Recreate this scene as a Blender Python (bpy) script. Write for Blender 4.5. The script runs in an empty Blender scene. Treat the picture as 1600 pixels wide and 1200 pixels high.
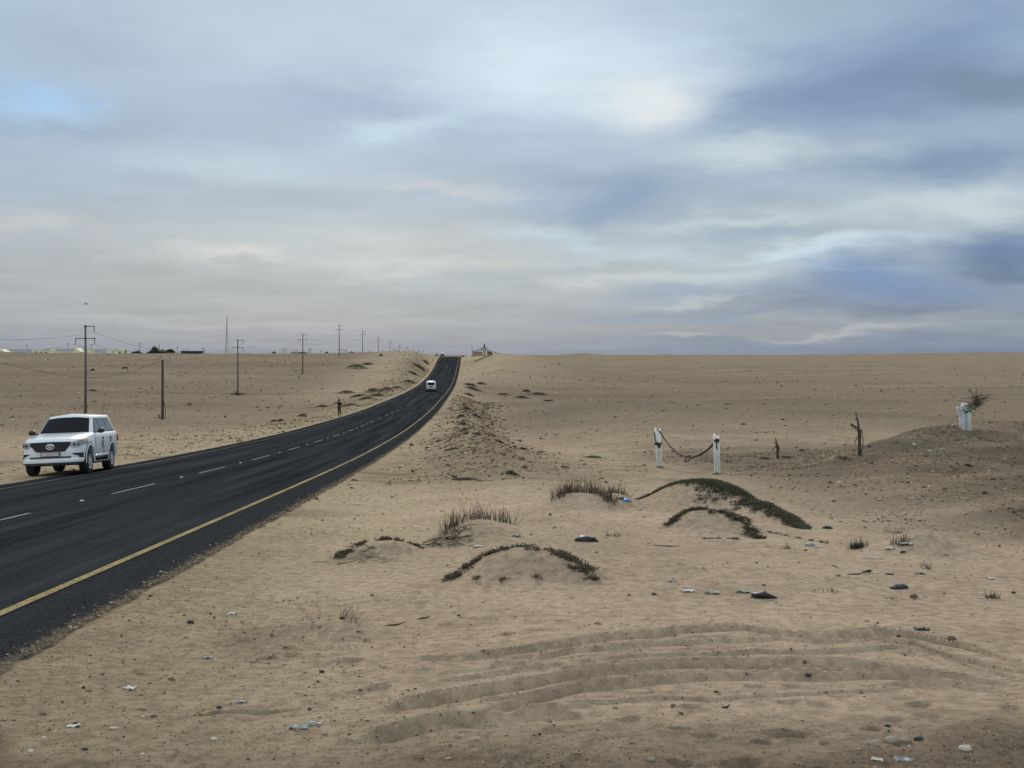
import bpy, bmesh, math, random
import numpy as np
from mathutils import Vector, Matrix, Euler
R = math.radians
scene = bpy.context.scene
COL = scene.collection

# ------------------------------------------------------------------ camera
F = 1950.0                      # focal length in photo pixels (1600 wide); eye at the world origin
cam_d = bpy.data.cameras.new('camera'); cam = bpy.data.objects.new('camera', cam_d); COL.objects.link(cam)
cam.location = (0, 0, 0); cam.rotation_euler = (R(90), 0, 0)
cam_d.sensor_width = 36; cam_d.lens = 36*F/1600; cam_d.shift_y = -45/1600
cam_d.clip_start = 0.1; cam_d.clip_end = 30000
scene.camera = cam
scene.view_settings.view_transform = 'Standard'; scene.view_settings.look = 'None'
scene.view_settings.exposure = 0.0; scene.view_settings.gamma = 1.0

# ------------------------------------------------------------------ light
SUN_AZ, SUN_EL = -8, 25        # degrees left of straight ahead, above the horizon
sd = bpy.data.lights.new('sun', 'SUN'); sd.energy = 2.15; sd.angle = R(11); sd.color = (1, .95, .88)
sun = bpy.data.objects.new('sun', sd); COL.objects.link(sun)
sdir = Vector((math.sin(R(SUN_AZ))*math.cos(R(SUN_EL)), math.cos(R(SUN_AZ))*math.cos(R(SUN_EL)), math.sin(R(SUN_EL))))
sun.rotation_euler = sdir.to_track_quat('Z', 'Y').to_euler()

# ------------------------------------------------------------------ sky
def lin(h):
    h = h.lstrip('#'); o = []
    for i in (0, 2, 4):
        c = int(h[i:i+2], 16)/255
        o.append(c/12.92 if c <= .04045 else ((c+.055)/1.055)**2.4)
    return (*o, 1)
class NT:
    def __init__(s, t): s.t = t
    def n(s, k, **a):
        x = s.t.nodes.new(k)
        for q, v in a.items(): setattr(x, q, v)
        return x
    def put(s, inp, v):
        if isinstance(v, bpy.types.NodeSocket): s.t.links.new(v, inp)
        else: inp.default_value = v
    def m(s, op, a, b=0.0, c=None):
        x = s.n('ShaderNodeMath', operation=op); s.put(x.inputs[0], a); s.put(x.inputs[1], b)
        if c is not None: s.put(x.inputs[2], c)
        return x.outputs[0]
    def mix(s, f, a, b, bt='MIX'):
        x = s.n('ShaderNodeMix', data_type='RGBA', blend_type=bt); s.put(x.inputs[0], f); s.put(x.inputs[6], a); s.put(x.inputs[7], b)
        return x.outputs[2]
    def noise(s, vec, scale, det=4, rough=.5, dist=0.0):
        x = s.n('ShaderNodeTexNoise'); s.put(x.inputs['Vector'], vec); x.inputs['Scale'].default_value = scale
        x.inputs['Detail'].default_value = det; x.inputs['Roughness'].default_value = rough; x.inputs['Distortion'].default_value = dist
        return x.outputs['Fac']
    def ramp(s, f, stops, interp='LINEAR'):
        x = s.n('ShaderNodeValToRGB'); e = x.color_ramp.elements; x.color_ramp.interpolation = interp
        while len(e) < len(stops): e.new(.5)
        for k, (p, c) in enumerate(stops):
            e[k].position = p; e[k].color = c if isinstance(c, tuple) and len(c) == 4 else ((*c, 1) if isinstance(c, tuple) else (c, c, c, 1))
        s.put(x.inputs[0], f); return x.outputs[0]
    def comb(s, a, b, c):
        x = s.n('ShaderNodeCombineXYZ')
        for i, v in enumerate((a, b, c)): s.put(x.inputs[i], v)
        return x.outputs[0]

world = bpy.data.worlds.new("World"); scene.world = world; world.use_nodes = True
wt = NT(world.node_tree); world.node_tree.nodes.clear()
tc = wt.n('ShaderNodeTexCoord').outputs['Generated']
sep = wt.n('ShaderNodeSeparateXYZ'); wt.put(sep.inputs[0], tc); dx, dy, dz = sep.outputs
az = wt.m('ARCTAN2', dx, dy); el = wt.m('ARCSINE', dz)
# cloud layer coordinates: the direction carried up to a flat cloud deck
den = wt.m('ADD', wt.m('MAXIMUM', dz, 0.0), .07)
deck = wt.comb(wt.m('DIVIDE', dx, den), wt.m('DIVIDE', dy, den), 0.0)
n1 = wt.noise(deck, .9, 6, .55, .3); n2 = wt.noise(deck, 2.6, 5, .6, .2)
ang = wt.comb(wt.m('MULTIPLY', az, 1.0), wt.m('MULTIPLY', el, 3.2), 3.7)
w1 = wt.m('SUBTRACT', wt.noise(ang, 7, 5, .6), .5); 
ang2 = wt.comb(wt.m('MULTIPLY', az, 1.0), wt.m('MULTIPLY', el, 3.2), 11.3)
w2 = wt.m('SUBTRACT', wt.noise(ang2, 9, 5, .6), .5)
A = wt.m('ADD', az, wt.m('MULTIPLY', w1, .16)); E = wt.m('ADD', el, wt.m('MULTIPLY', w2, .05))
elr = wt.m('DIVIDE', el, 1.5708)
pe = lambda y: math.atan((555-y)/F)/1.5708
base = wt.ramp(elr, [(0, lin('8493A8')), (pe(545), lin('8B99AD')), (pe(500), lin('9EA7B3')), (pe(430), lin('AAB1BA')), (pe(380), lin('AFB6BF')),
                     (pe(300), lin('A8B4C2')), (pe(200), lin('A6B5C5')), (pe(100), lin('AAB8C7')), (pe(0), lin('ABB9C6')), (.32, (.50, .54, .60)), (.6, (.62, .66, .71)), (1, (.68, .72, .76))])
def blob(c, px, py, sx, sy, col, k, rot=0.0):
    a0 = math.atan((px-800)/F); e0 = math.atan((555-py)/F); sa = sx/F; se = sy/F
    ddx = wt.m('SUBTRACT', A, a0); ddy = wt.m('SUBTRACT', E, e0)
    if rot:
        cr, sr = math.cos(rot), math.sin(rot)
        ddx, ddy = wt.m('ADD', wt.m('MULTIPLY', ddx, cr), wt.m('MULTIPLY', ddy, sr)), wt.m('SUBTRACT', wt.m('MULTIPLY', ddy, cr), wt.m('MULTIPLY', ddx, sr))
    a = wt.m('MULTIPLY', ddx, 1/sa); b = wt.m('MULTIPLY', ddy, 1/se)
    g = wt.m('EXPONENT', wt.m('MULTIPLY', wt.m('ADD', wt.m('MULTIPLY', a, a), wt.m('MULTIPLY', b, b)), -1.0))
    return wt.mix(wt.m('MULTIPLY', g, k), c, lin(col))
c = base
for b in [
    (1300, 40, 500, 60, 'A6B4C4', .4), (900, 60, 330, 80, 'BECAD6', .7), (420, 40, 300, 60, 'B4C0CC', .5), (100, 80, 120, 50, 'A3B1C0', .5),
    (930, 130, 230, 80, 'C5D0DA', .8), (1010, 160, 105, 42, 'D8D9DA', .9), (800, 100, 90, 60, 'C6D2DC', .6),
    (1420, 110, 250, 75, '8FA2BC', .85, .25), (1340, 160, 170, 38, '879AB4', .85, .12), (1560, 165, 110, 45, '8494A8', .85), (1230, 170, 60, 40, '93A4BC', .5),
    (560, 158, 130, 30, '9BABC4', .8), (210, 205, 90, 24, 'A0AEBF', .7), (20, 185, 75, 24, 'A4C0DD', .9), (70, 222, 130, 10, '9AAAC0', .7),
    (640, 206, 130, 22, 'B9CAD6', .75, .15), (340, 272, 170, 22, 'B8C5D0', .6), (1200, 248, 130, 22, 'C7CFD2', .85), (1120, 235, 110, 18, 'BFC9D0', .6),
    (940, 312, 130, 42, '8DA1BB', .9), (915, 335, 60, 22, '8A9DB6', .6), (740, 225, 80, 26, 'A2B1C1', .6), (1460, 268, 140, 24, '8A9DB4', .85),
    (1500, 332, 150, 30, 'CAD0D3', .85), (1200, 350, 170, 12, 'BFC9CF', .75), (1200, 318, 180, 14, 'A3B1BD', .5), (1180, 374, 120, 11, '9BADBD', .7),
    (700, 290, 110, 12, 'C1C3C8', .6), (60, 362, 130, 14, 'BFBEC1', .6), (330, 396, 110, 10, 'C6C7C8', .8), (650, 372, 220, 26, 'BFC2C6', .6), (640, 410, 180, 14, 'C3C5C6', .6),
    (150, 430, 250, 26, 'A4A6AE', .6), (620, 445, 220, 18, 'A5AFBA', .6), (880, 372, 120, 12, 'B5C6D3', .7), (1000, 395, 140, 14, 'B4C1CC', .7),
    (1290, 398, 170, 14, 'C6D3DC', .85, .07), (1190, 430, 160, 18, 'C2CBD3', .8, .1), (950, 437, 110, 9, 'BFC3C8', .7), (960, 420, 100, 10, 'A2AFBC', .4),
    (1360, 447, 130, 28, '7C98BF', .9), (1450, 468, 220, 26, '8295B3', .9), (1580, 408, 110, 28, '7A92B2', .9), (1590, 425, 60, 24, '70839F', .7), (1310, 420, 60, 12, '8FA8C6', .6),
    (900, 473, 90, 12, '9BA2AE', .6), (1100, 466, 160, 10, '97A8BE', .7), (1080, 492, 220, 9, '8FA0B8', .7), (1090, 474, 40, 4, 'B5BAC2', .8),
    (1400, 492, 260, 12, '8491A8', .8), (1330, 520, 110, 5, 'B6B9C0', .9), (1065, 528, 40, 3.5, 'ABB0B9', .8), (1200, 514, 320, 8, '9CA3B0', .6),
    (1300, 545, 420, 11, '8495AC', .85), (850, 545, 200, 10, '8D9DB4', .6), (300, 470, 280, 12, 'A2A8B2', .6), (250, 505, 300, 8, 'ABB0B9', .5), (200, 528, 320, 8, '97A1B0', .6)]:
    c = blob(c, *b[:6], *( [b[6]] if len(b) > 6 else []))
v = wt.m('ADD', wt.m('MULTIPLY', wt.m('SUBTRACT', n1, .5), .30), wt.m('MULTIPLY', wt.m('SUBTRACT', n2, .5), .15))
v = wt.m('ADD', 1.0, v)
c = wt.mix(1.0, c, wt.comb(v, v, wt.m('ADD', .12, wt.m('MULTIPLY', v, .88))), 'MULTIPLY')
sky = wt.n('ShaderNodeTexSky', sky_type='NISHITA'); sky.sun_disc = False; sky.sun_elevation = R(SUN_EL); sky.sun_rotation = R(SUN_AZ)
nb = wt.n('ShaderNodeVectorMath', operation='SCALE'); wt.put(nb.inputs[0], sky.outputs[0]); nb.inputs[3].default_value = .09
c = wt.mix(.06, c, nb.outputs[0])                                   # a little clear sky behind the cloud deck
c = wt.mix(1.0, c, wt.ramp(wt.m('ADD', wt.m('MULTIPLY', dy, .5), .5), [(.2, (1.4, 1.38, 1.34)), (.55, (1, 1, 1))]), 'MULTIPLY')   # the cloud behind the viewer is lit and brighter
gm = wt.n('ShaderNodeGamma'); wt.put(gm.inputs[0], c); gm.inputs[1].default_value = 1.55; c = gm.outputs[0]
c = wt.mix(1.0, c, (1.35, 1.41, 1.40, 1), 'MULTIPLY')
hs = wt.n('ShaderNodeHueSaturation'); hs.inputs['Saturation'].default_value = .90; wt.put(hs.inputs['Color'], c); c = hs.outputs[0]
below = wt.m('LESS_THAN', dz, -.004)
c = wt.mix(below, c, (.24, .2, .15, 1))
bg = wt.n('ShaderNodeBackground'); wt.put(bg.inputs[0], c); bg.inputs[1].default_value = 1.0
wo = wt.n('ShaderNodeOutputWorld'); wt.put(wo.inputs[0], bg.outputs[0])
world.cycles.sampling_method = 'MANUAL'; world.cycles.sample_map_resolution = 512

# ------------------------------------------------------------------ noise
_rng = np.random.default_rng(7)
_perm = _rng.permutation(512).astype(np.int64); _ga = _rng.random(512)*2*np.pi
_gx, _gy = np.cos(_ga), np.sin(_ga)
def perlin(x, y, seed=0):
    x = np.asarray(x, float); y = np.asarray(y, float)
    xi = np.floor(x).astype(np.int64); yi = np.floor(y).astype(np.int64); fx = x-xi; fy = y-yi
    def g(ix, iy, ax, ay):
        h = _perm[(_perm[(ix+seed*37) & 511]+iy+seed*101) & 511]
        return _gx[h]*ax+_gy[h]*ay
    u = fx*fx*fx*(fx*(fx*6-15)+10); w = fy*fy*fy*(fy*(fy*6-15)+10)
    a = g(xi, yi, fx, fy); b = g(xi+1, yi, fx-1, fy); c_ = g(xi, yi+1, fx, fy-1); d = g(xi+1, yi+1, fx-1, fy-1)
    return (a+(b-a)*u)*(1-w)+(c_+(d-c_)*u)*w
def fbm(x, y, s, o=3, seed=0, g=.5):
    t = 0; a = 1
    for k in range(o): t = t+a*perlin(x/s, y/s, seed+k*5); a *= g; s = s/2.03
    return t
def sst(a, b, x):
    t = np.clip((np.asarray(x, float)-a)/(b-a), 0, 1); return t*t*(3-2*t)

# ------------------------------------------------------------------ the lie of the land
def smooth_table(ys, hs, sig=9.0):
    g = np.arange(-200, 9001, 2.0); v = np.interp(g, ys, hs)
    k = np.exp(-.5*(np.arange(-20, 21)*2/sig)**2); k /= k.sum()
    vp = np.concatenate([np.full(20, v[0]), v, np.full(20, v[-1])])
    return g, np.convolve(vp, k, 'valid')
P = lambda y: -1.93-.0441*y
RT = smooth_table([-200, -60, 0, 20, 40, 55, 75, 90, 120, 147, 181, 240, 300, 367, 431, 485, 510, 530, 600, 800, 1200, 9000],
                  [1.2, .72, P(0), P(20), P(40), -4.28, -4.9, -5.3, -5.9, -6.35, -6.65, -7.12, -7.15, -6.2, -3.95, -1.0, -.5, -.6, -2, -6, -9, -9])
LT = smooth_table([-200, -60, 0, 115, 150, 200, 260, 300, 340, 400, 438, 470, 520, 600, 1000, 2500, 6000, 9000],
                  [1.2, .72, P(0), P(115), -7.6, -8.0, -8.1, -7.3, -5.3, -2.0, -.5, .45, .3, -.9, -2, -1.5, 0, 1], 14)
FT = smooth_table([-200, 600, 1500, 3500, 6000, 9000], [-8.6, -8.6, -7.2, -3.4, -.3, 1.0], 20)
road_z = lambda Y: np.interp(Y, *RT)
road_x = lambda Y: -8.25-.0333*np.asarray(Y, float)
def bump(X, Y, cx, cy, rx, ry, h, p=2.0, rot=0.0):
    dx_ = X-cx; dy_ = Y-cy
    if rot: dx_, dy_ = dx_*math.cos(rot)+dy_*math.sin(rot), dy_*math.cos(rot)-dx_*math.sin(rot)
    return h*np.exp(-((dx_/rx)**2+(dy_/ry)**2)**(p/2))
MOUNDS = [(4.5, 24.7, .5, .6, .22, 2.2, 0), (4.82, 23.7, .36, .6, .20, 2.2, 0), (5.0, 22.7, .26, .5, .10, 2.2, 0), (3.3, 26.2, .5, .5, .16, 2.2, 0), (3.62, 19.7, .26, .4, .14, 2.2, 0),   # x, y, rx, ry, h, p, rot   small sand hummocks, metres
    (.10, 14.7, .72, .62, .33, 2.2, -.1), (-.5, 15.2, .4, .4, .06, 2, 0), (.75, 14.3, .5, .35, .07, 2, 0),
    (3.95, 25.6, .95, .85, .52, 2.2, -.1), (3.1, 20.2, .6, .55, .33, 2.2, -.15), (3.4, 19.6, .3, .35, .06, 2, 0), (3.1, 18.4, .5, .3, .07, 2, 0),
    (1.35, 24.9, .85, .7, .27, 2.2, 0), (2.15, 25.2, .4, .4, .15, 2, 0), (-.62, 19.2, .62, .55, .27, 2.2, 0), (-.2, 19.8, .6, .5, .12, 2, 0),
    (-1.88, 17.4, .52, .5, .22, 2.5, 0), (-1.4, 17.3, .35, .4, .08, 2, 0), (-1.67, 11.5, .42, .4, .17, 2.2, 0), (5.55, 16.9, .62, .5, .36, 1.7, 0), (7.4, 21.5, .9, .6, .15, 2, 0), (2.3, 22.6, .8, .5, .12, 2, 0), (-.1, 16.9, .7, .4, .08, 2, 0), (1.9, 14.9, .8, .4, .07, 2, 0), (-3.2, 20.5, .9, .6, .12, 2, 0), (.4, 30.5, 1.2, .8, .2, 2, 0), (6.0, 16.6, .9, .5, .06, 2, 0),
    (-.7, 37, .9, .7, .2, 2, 0), (4.3, 20.6, .6, .6, .1, 2, 0), (-2.5, 13.8, 1.4, .5, .05, 2, 0), (1.1, 36, 1.6, 1.2, -.25, 2, 0), (2.6, 33, 1.8, 1.0, -.2, 2, 0),
    (2.2, 17.5, 1.6, 1.2, .05, 2, 0), (1.0, 21.0, 2, 1.2, .06, 2, 0)]
def ground_base(X, Y):
    X = np.asarray(X, float); Y = np.asarray(Y, float)
    off = X-road_x(Y); rz = road_z(Y)
    # right side
    ze = np.interp(X, [-400, -8, 0, 19, 41, 53, 70, 300], [150, 165, 172, 184, 161, 130, 100, 60])
    near = np.maximum(P(Y), -7.0); near = np.where(Y < 0, P(np.maximum(Y, -60)), near)
    d = Y-ze
    tr = sst(0, 30, d)
    far = np.interp(np.hypot(X, Y), *FT)
    right = near*(1-tr)+far*tr+.25*np.exp(-((d+8)/14.0)**2)
    right = right+9.3*sst(285, 425, Y)*(1-sst(470, 640, Y))*np.exp(-.5*(np.minimum(X+8, 60)/np.where(X > -8, 24, 60))**2)
    yc = np.interp(X, [6.9, 9, 11.7, 14.9, 18.3, 22.2, 26.3, 60], [35.5, 38, 42, 47, 51, 54, 57, 70])+.5*perlin(X/2.5, X*0, 6)
    hc = np.interp(X, [5, 6.9, 9, 11.7, 14.9, 18.3, 22.2, 26.3, 50, 90], [0, .05, .16, .48, .96, 1.28, 1.48, 1.55, .9, 0])
    tb = np.clip((yc-Y)/(19.0+.25*np.clip(X, 0, 40)), 0, 1)
    rid = hc*np.where(Y > yc, np.exp(-(np.maximum(Y-yc, 0)/3.2)**2), (1-tb)**1.0)
    right = right+rid+.20*sst(.12, .5, rid)*np.sin((Y-.75*X)*.95+1.5*perlin(X/5, Y/5, 2))+.10*sst(.1, .5, rid)*fbm(X, Y, 1.6, 3, 55)
    right = right-.42*np.exp(-((X-8.0)/2.8)**2-((Y-25)/6.5)**2)
    right = right+(.85+.5*perlin(X/2.2, Y/5, 41))*np.exp(-((off-8.0)/1.8)**2)*sst(34, 60, Y)*(1-sst(190, 240, Y))-.7*np.exp(-((off-15)/5.0)**2)*sst(40, 80, Y)*(1-sst(140, 190, Y))
    # left side
    left = np.interp(Y+.03*X, *LT)
    left = left+1.25*np.exp(-((X+39)/15)**2-((Y-445)/38)**2)+.9*np.exp(-((X+30)/6)**2-((Y-380)/40)**2)
    s = off > 0
    side = np.where(s, right, left)
    wr = sst(4.9, 10+10*sst(250, 400, Y), off); wl = sst(4.6, np.where((Y > 320) & (Y < 520), 13, 16), -off)
    w = np.where(s, wr, wl)
    verge = rz-.012*np.minimum(np.abs(off), 8)-.03-.06*sst(4.6, 6.5, np.abs(off))-.12*(1-sst(3.6, 4.3, np.abs(off-.2)))
    h = verge*(1-w)+side*w
    h = h+.45*np.exp(-((off+8.5)/2.0)**2)*sst(135, 165, Y)*(1-sst(225, 260, Y))*(.6+.6*perlin(X/7, Y/14, 3))
    for m in MOUNDS: h = h+bump(X, Y, *m)
    return h

def px_plane(px, py):           # where a line of sight meets the gently falling near plane (metres)
    z = 3763.0/(py-555-86.0); return (px-800)*z/F, z
RUTS = [  # (photo-read track crest, drop height, face width)
    ([(500,1040),(560,1029),(624,1021)], .03, .10), ([(500,1066),(556,1059),(594,1051),(640,1053)], .05, .16),
    ([(690,1016),(725,1014),(800,1008),(875,997),(950,987),(1025,984),(1056,978),(1150,975),(1210,984),(1270,989),(1319,989),(1375,984),(1412,989),(1469,1000),(1525,1012),(1600,1036),(1700,1066)], .06, .20),
    ([(792,1019),(837,1021),(897,1010),(987,1004),(1100,997),(1150,997),(1217,993),(1270,999),(1322,997),(1367,993),(1420,1002),(1487,1025),(1600,1047),(1700,1075)], .04, .14),
    ([(642,1046),(695,1047),(762,1042),(837,1034),(950,1025),(1000,1019),(1131,1017),(1187,1012),(1262,1014),(1394,1008),(1450,1016),(1506,1036),(1600,1059),(1700,1085)], .03, .12),
    ([(820,1044),(875,1037),(930,1028),(1000,1030)], .025, .12),
    ([(567,1091),(631,1081),(710,1072),(800,1062),(875,1051),(950,1040),(1025,1034),(1100,1032),(1187,1032),(1262,1029),(1356,1034),(1450,1046),(1600,1068)], .06, .20),
    ([(725,1098),(785,1091),(837,1083),(912,1066),(987,1059),(1075,1053),(1169,1049),(1262,1051),(1375,1051),(1487,1059),(1600,1072)], .055, .18),
    ([(800,1096),(860,1091),(950,1092),(1025,1085),(1112,1089),(1210,1081),(1337,1076),(1431,1070),(1525,1077),(1600,1081)], .02, .08),
    ([(1345,1068),(1450,1062),(1506,1070),(1600,1084)], .035, .12),
    ([(530,1136),(575,1124),(631,1111),(687,1103),(762,1101),(837,1096),(900,1097),(960,1103)], .075, .32),
    ([(240,1098),(300,1086),(360,1082),(430,1084),(520,1076)], .03, .08),
    ([(720,1128),(800,1112),(860,1110),(900,1118)], .03, .12)]
def rut_height(X, Y):
    out = np.zeros_like(X)
    for k, (pts, a0, w0, sh) in enumerate([(p_, a_, w_, 0.0) for p_, a_, w_ in RUTS]+[(p_, a_*.45, w_*.5, .13+.03*(i_ % 3)) for i_, (p_, a_, w_) in enumerate(RUTS[2:9])]+[(p_, a_*.35, w_*.4, -.12) for p_, a_, w_ in RUTS[2:8]]):
        q = np.array([px_plane(*p) for p in pts]); u = q[:, 0]; v = q[:, 1]
        uu = X
        yc = np.interp(uu, u, v)+sh*(1+.4*perlin(uu/1.3, uu*0+k, 31))
        yc = yc+.03*perlin(uu/.5, uu*0+k, 9)
        t = yc-Y; w = w0*(.46+.3*perlin(uu/.6, uu*0+k*1.7, 14)); a = a0*1.15
        end = sst(u[0]-.1, u[0]+.5, uu)*(1-sst(u[-1]-.6, u[-1]+.1, uu))
        am = a*end*(.75+.6*perlin(uu/.9, uu*0+k*3.1, 4))
        tt = np.maximum(t, 0)/w
        face = -am*1.35*sst(0, 1, tt)*(1-sst(.9, 3.2, tt))
        lip = .45*am*np.exp(-(t/(.22*w))**2)
        out += np.where(t > 0, face, 0)+lip
    return out
PRINTS = [(1082,1104),(1232,1096),(1278,1099),(1277,1047),(1240,1070),(1064,1141),(1105,1152),(1225,1147,1.6),(1191,1160),(1435,1100,1.4),(1394,1122),(1360,1137),(1450,1115),(1161,1194,1.4),
          (1064,1194),(1577,1104),(1401,1073),(684,1015,1.7),(545,1010,1.5),(800,1030,1.6),(732,1014,1.6),(818,1019,1.3),(815,1117,1.5),(886,1108,1.3),(984,1122),(1077,1104),(864,1137),(590,1055,1.3),
          (455,999),(450,989),(500,1001),(535,1011,1.2),(415,1002),(700,1083),(770,1082),(660,1031),(850,870),(880,872),(868,880),(840,803),(862,806),(853,812),(905,815),(877,801),(830,795),(812,787),
          (640,905),(665,907),(655,930),(645,917),(600,925),(980,835),(1030,870),(1080,930),(1500,955),(1420,1020),(1180,1070),(1310,1085),(700,960),(760,955),(790,980),(840,975),(880,962),(350,960),(300,985),(380,975)]
def print_height(X, Y):
    out = np.zeros_like(X); rr = random.Random(5)
    for p in PRINTS:
        x0, y0 = px_plane(p[0], p[1]); s = (p[2] if len(p) > 2 else 1.0)*(1+max(0, y0-9)/16)
        a = rr.uniform(-.5, .5); rx = .075*s*rr.uniform(.8, 1.2); ry = .055*s*rr.uniform(.8, 1.3)
        m = (np.abs(X-x0) < .6) & (np.abs(Y-y0) < .6)
        if not m.any(): continue
        m = m; dx_ = X[m]-x0; dy_ = Y[m]-y0
        c_, s_ = math.cos(a), math.sin(a); ux = (dx_*c_+dy_*s_)/rx; uy = (dy_*c_-dx_*s_)/ry
        r2 = ux**2+(uy*np.where(uy > 0, 1.5, .8))**2+.5*perlin(X[m]/.07+p[0], Y[m]/.07, 23)
        out[m] += -.03*s*np.exp(-np.maximum(r2, 0)**1.3)+.011*s*np.exp(-((np.sqrt(np.maximum(r2, 0))-1.35)/.35)**2)
    return out
def masks(X, Y, want_smooth=False):
    off = X-road_x(Y); d = np.hypot(X, Y)
    ve = np.exp(-(np.maximum(np.abs(off)-4.5, 0)/(2.2+.09*np.clip(Y, 0, 60)))**2)        # gravelly road verge
    ve = np.clip(ve+.5*fbm(X, Y, 2.2, 3, 21), 0, 1)
    rough = sst(.05, .35, fbm(X, Y, 2.6, 3, 31)+.25*sst(9.5, 6.5, Y)*1.0-.12)*.7
    rough = np.maximum(rough, sst(4, 9, X)*sst(17, 23, Y+.25*X)*sst(130, 60, Y)*(.55+.6*fbm(X, Y, 3, 3, 8)))
    rough = np.maximum(rough, .65*np.exp(-((off-9.0)/3.0)**2)*sst(26, 50, Y)*(1-sst(180, 230, Y)))
    rough = np.maximum(rough, sst(70, 140, d)*.6)
    smooth = sst(-4.0, -1.0, X+.12*(Y-12))*sst(7.2, 8.2, Y)*(1-sst(26, 40, Y))*(1-sst(5.5, 8.5, X-.1*Y))
    rough = np.clip(rough*(1-.9*smooth), 0, 1)
    ze = np.interp(X, [-400, -8, 0, 19, 41, 53, 70, 300], [150, 165, 172, 184, 161, 130, 100, 60])
    dark = np.exp(-((Y-ze+16)/17)**2)*sst(-6, 6, X)*(off > 0)*(.7+.5*fbm(X, Y, 12, 2, 3))
    dark = np.clip(dark+.95*sst(5, 9, X)*sst(19, 26, Y+.25*X)*sst(75, 55, Y)*np.clip(.85+.9*fbm(X*.6, Y, 2.5, 3, 44), .25, 1), 0, 1)
    ve = np.maximum(ve, sst(285, 360, Y)*(1-sst(520, 640, Y))*np.exp(-.5*((X+8)/np.where(X > -8, 17, 60))**2)*(off > 0))
    ve = np.maximum(ve, .9*np.exp(-((off+16)/13)**2)*sst(120, 260, Y)*(1-sst(480, 600, Y)))
    if want_smooth: return rough, dark, ve, np.clip(smooth, 0, 1)
    return rough, dark, ve
def ground_z(X, Y):
    X = np.atleast_1d(np.asarray(X, float)); Y = np.atleast_1d(np.asarray(Y, float))
    h = ground_base(X, Y); off = np.abs(X-road_x(Y)); d = np.hypot(X, Y)
    k = sst(4.9, 6.5, off)
    ro, dk, ve, sm = masks(X, Y, True); sm = 1-.72*sm
    h = h+k*(.16*fbm(X, Y, 14, 2, 11)*sst(12, 40, d)+.05*fbm(X, Y, 4.5, 2, 12)+2.0*fbm(X, Y, 160, 3, 13)*sst(220, 700, d)+.7*fbm(X, Y*1.6, 38, 3, 14)*sst(80, 220, d))
    h = h+k*sm*(.018*fbm(X, Y, 1.1, 2, 15)+(.020+.05*ro+.02*ve)*fbm(X, Y, .42, 3, 16)*.55)*sst(260, 90, d)
    h = h+k*sm*sst(60, 30, d)*(.009+.024*ro+.012*ve)*fbm(X, Y, .11, 2, 17)
    h = h+k*sst(30, 160, d)*ro*.16*fbm(X, Y, 1.7, 2, 19)*sst(900, 400, d)
    zn = k*sst(-4, -1, X)*sst(11, 13.5, Y)*(1-sst(34, 44, Y))*(1-sst(9, 13, X))
    h = h+zn*.10*fbm(X, Y*.8, 2.6, 2, 91)
    h = h+(1-k)*.006*fbm(X, Y, .5, 3, 18)
    nearm = (Y > 6.5) & (Y < 28) & (np.abs(X) < 12)
    if nearm.any():
        xn, yn = X[nearm], Y[nearm]; h[nearm] += rut_height(xn, yn)+print_height(xn, yn)
    # far low hills on the skyline
    h = h+bump(X, Y, 210, 3600, 70, 200, 9)+bump(X, Y, 600, 4200, 90, 200, 4)+bump(X, Y, 2000, 5000, 700, 300, 12)+bump(X, Y, 950, 4000, 60, 100, 6)+bump(X, Y, 1300, 4100, 160, 100, 5)+bump(X, Y, 480, 3900, 60, 100, 5)+bump(X, Y, 1500, 4600, 130, 200, 5)
    h = h+bump(X, Y, 160, 1000, 12, 30, .8)
    return h
def hz(x, y): return float(ground_z([x], [y])[0])
def at(px, py, tmax=3000):      # the ground point under a point of the photograph
    u = (px-800)/F; v = (555-py)/F
    t = np.concatenate([np.arange(4, 40, .02), np.arange(40, 200, .2), np.geomspace(200, tmax, 1200)])
    g = ground_z(u*t, t)-v*t
    i = int(np.argmax(g > 0)) if (g > 0).any() else len(t)-1
    return u*t[i], t[i], v*t[i]

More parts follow.
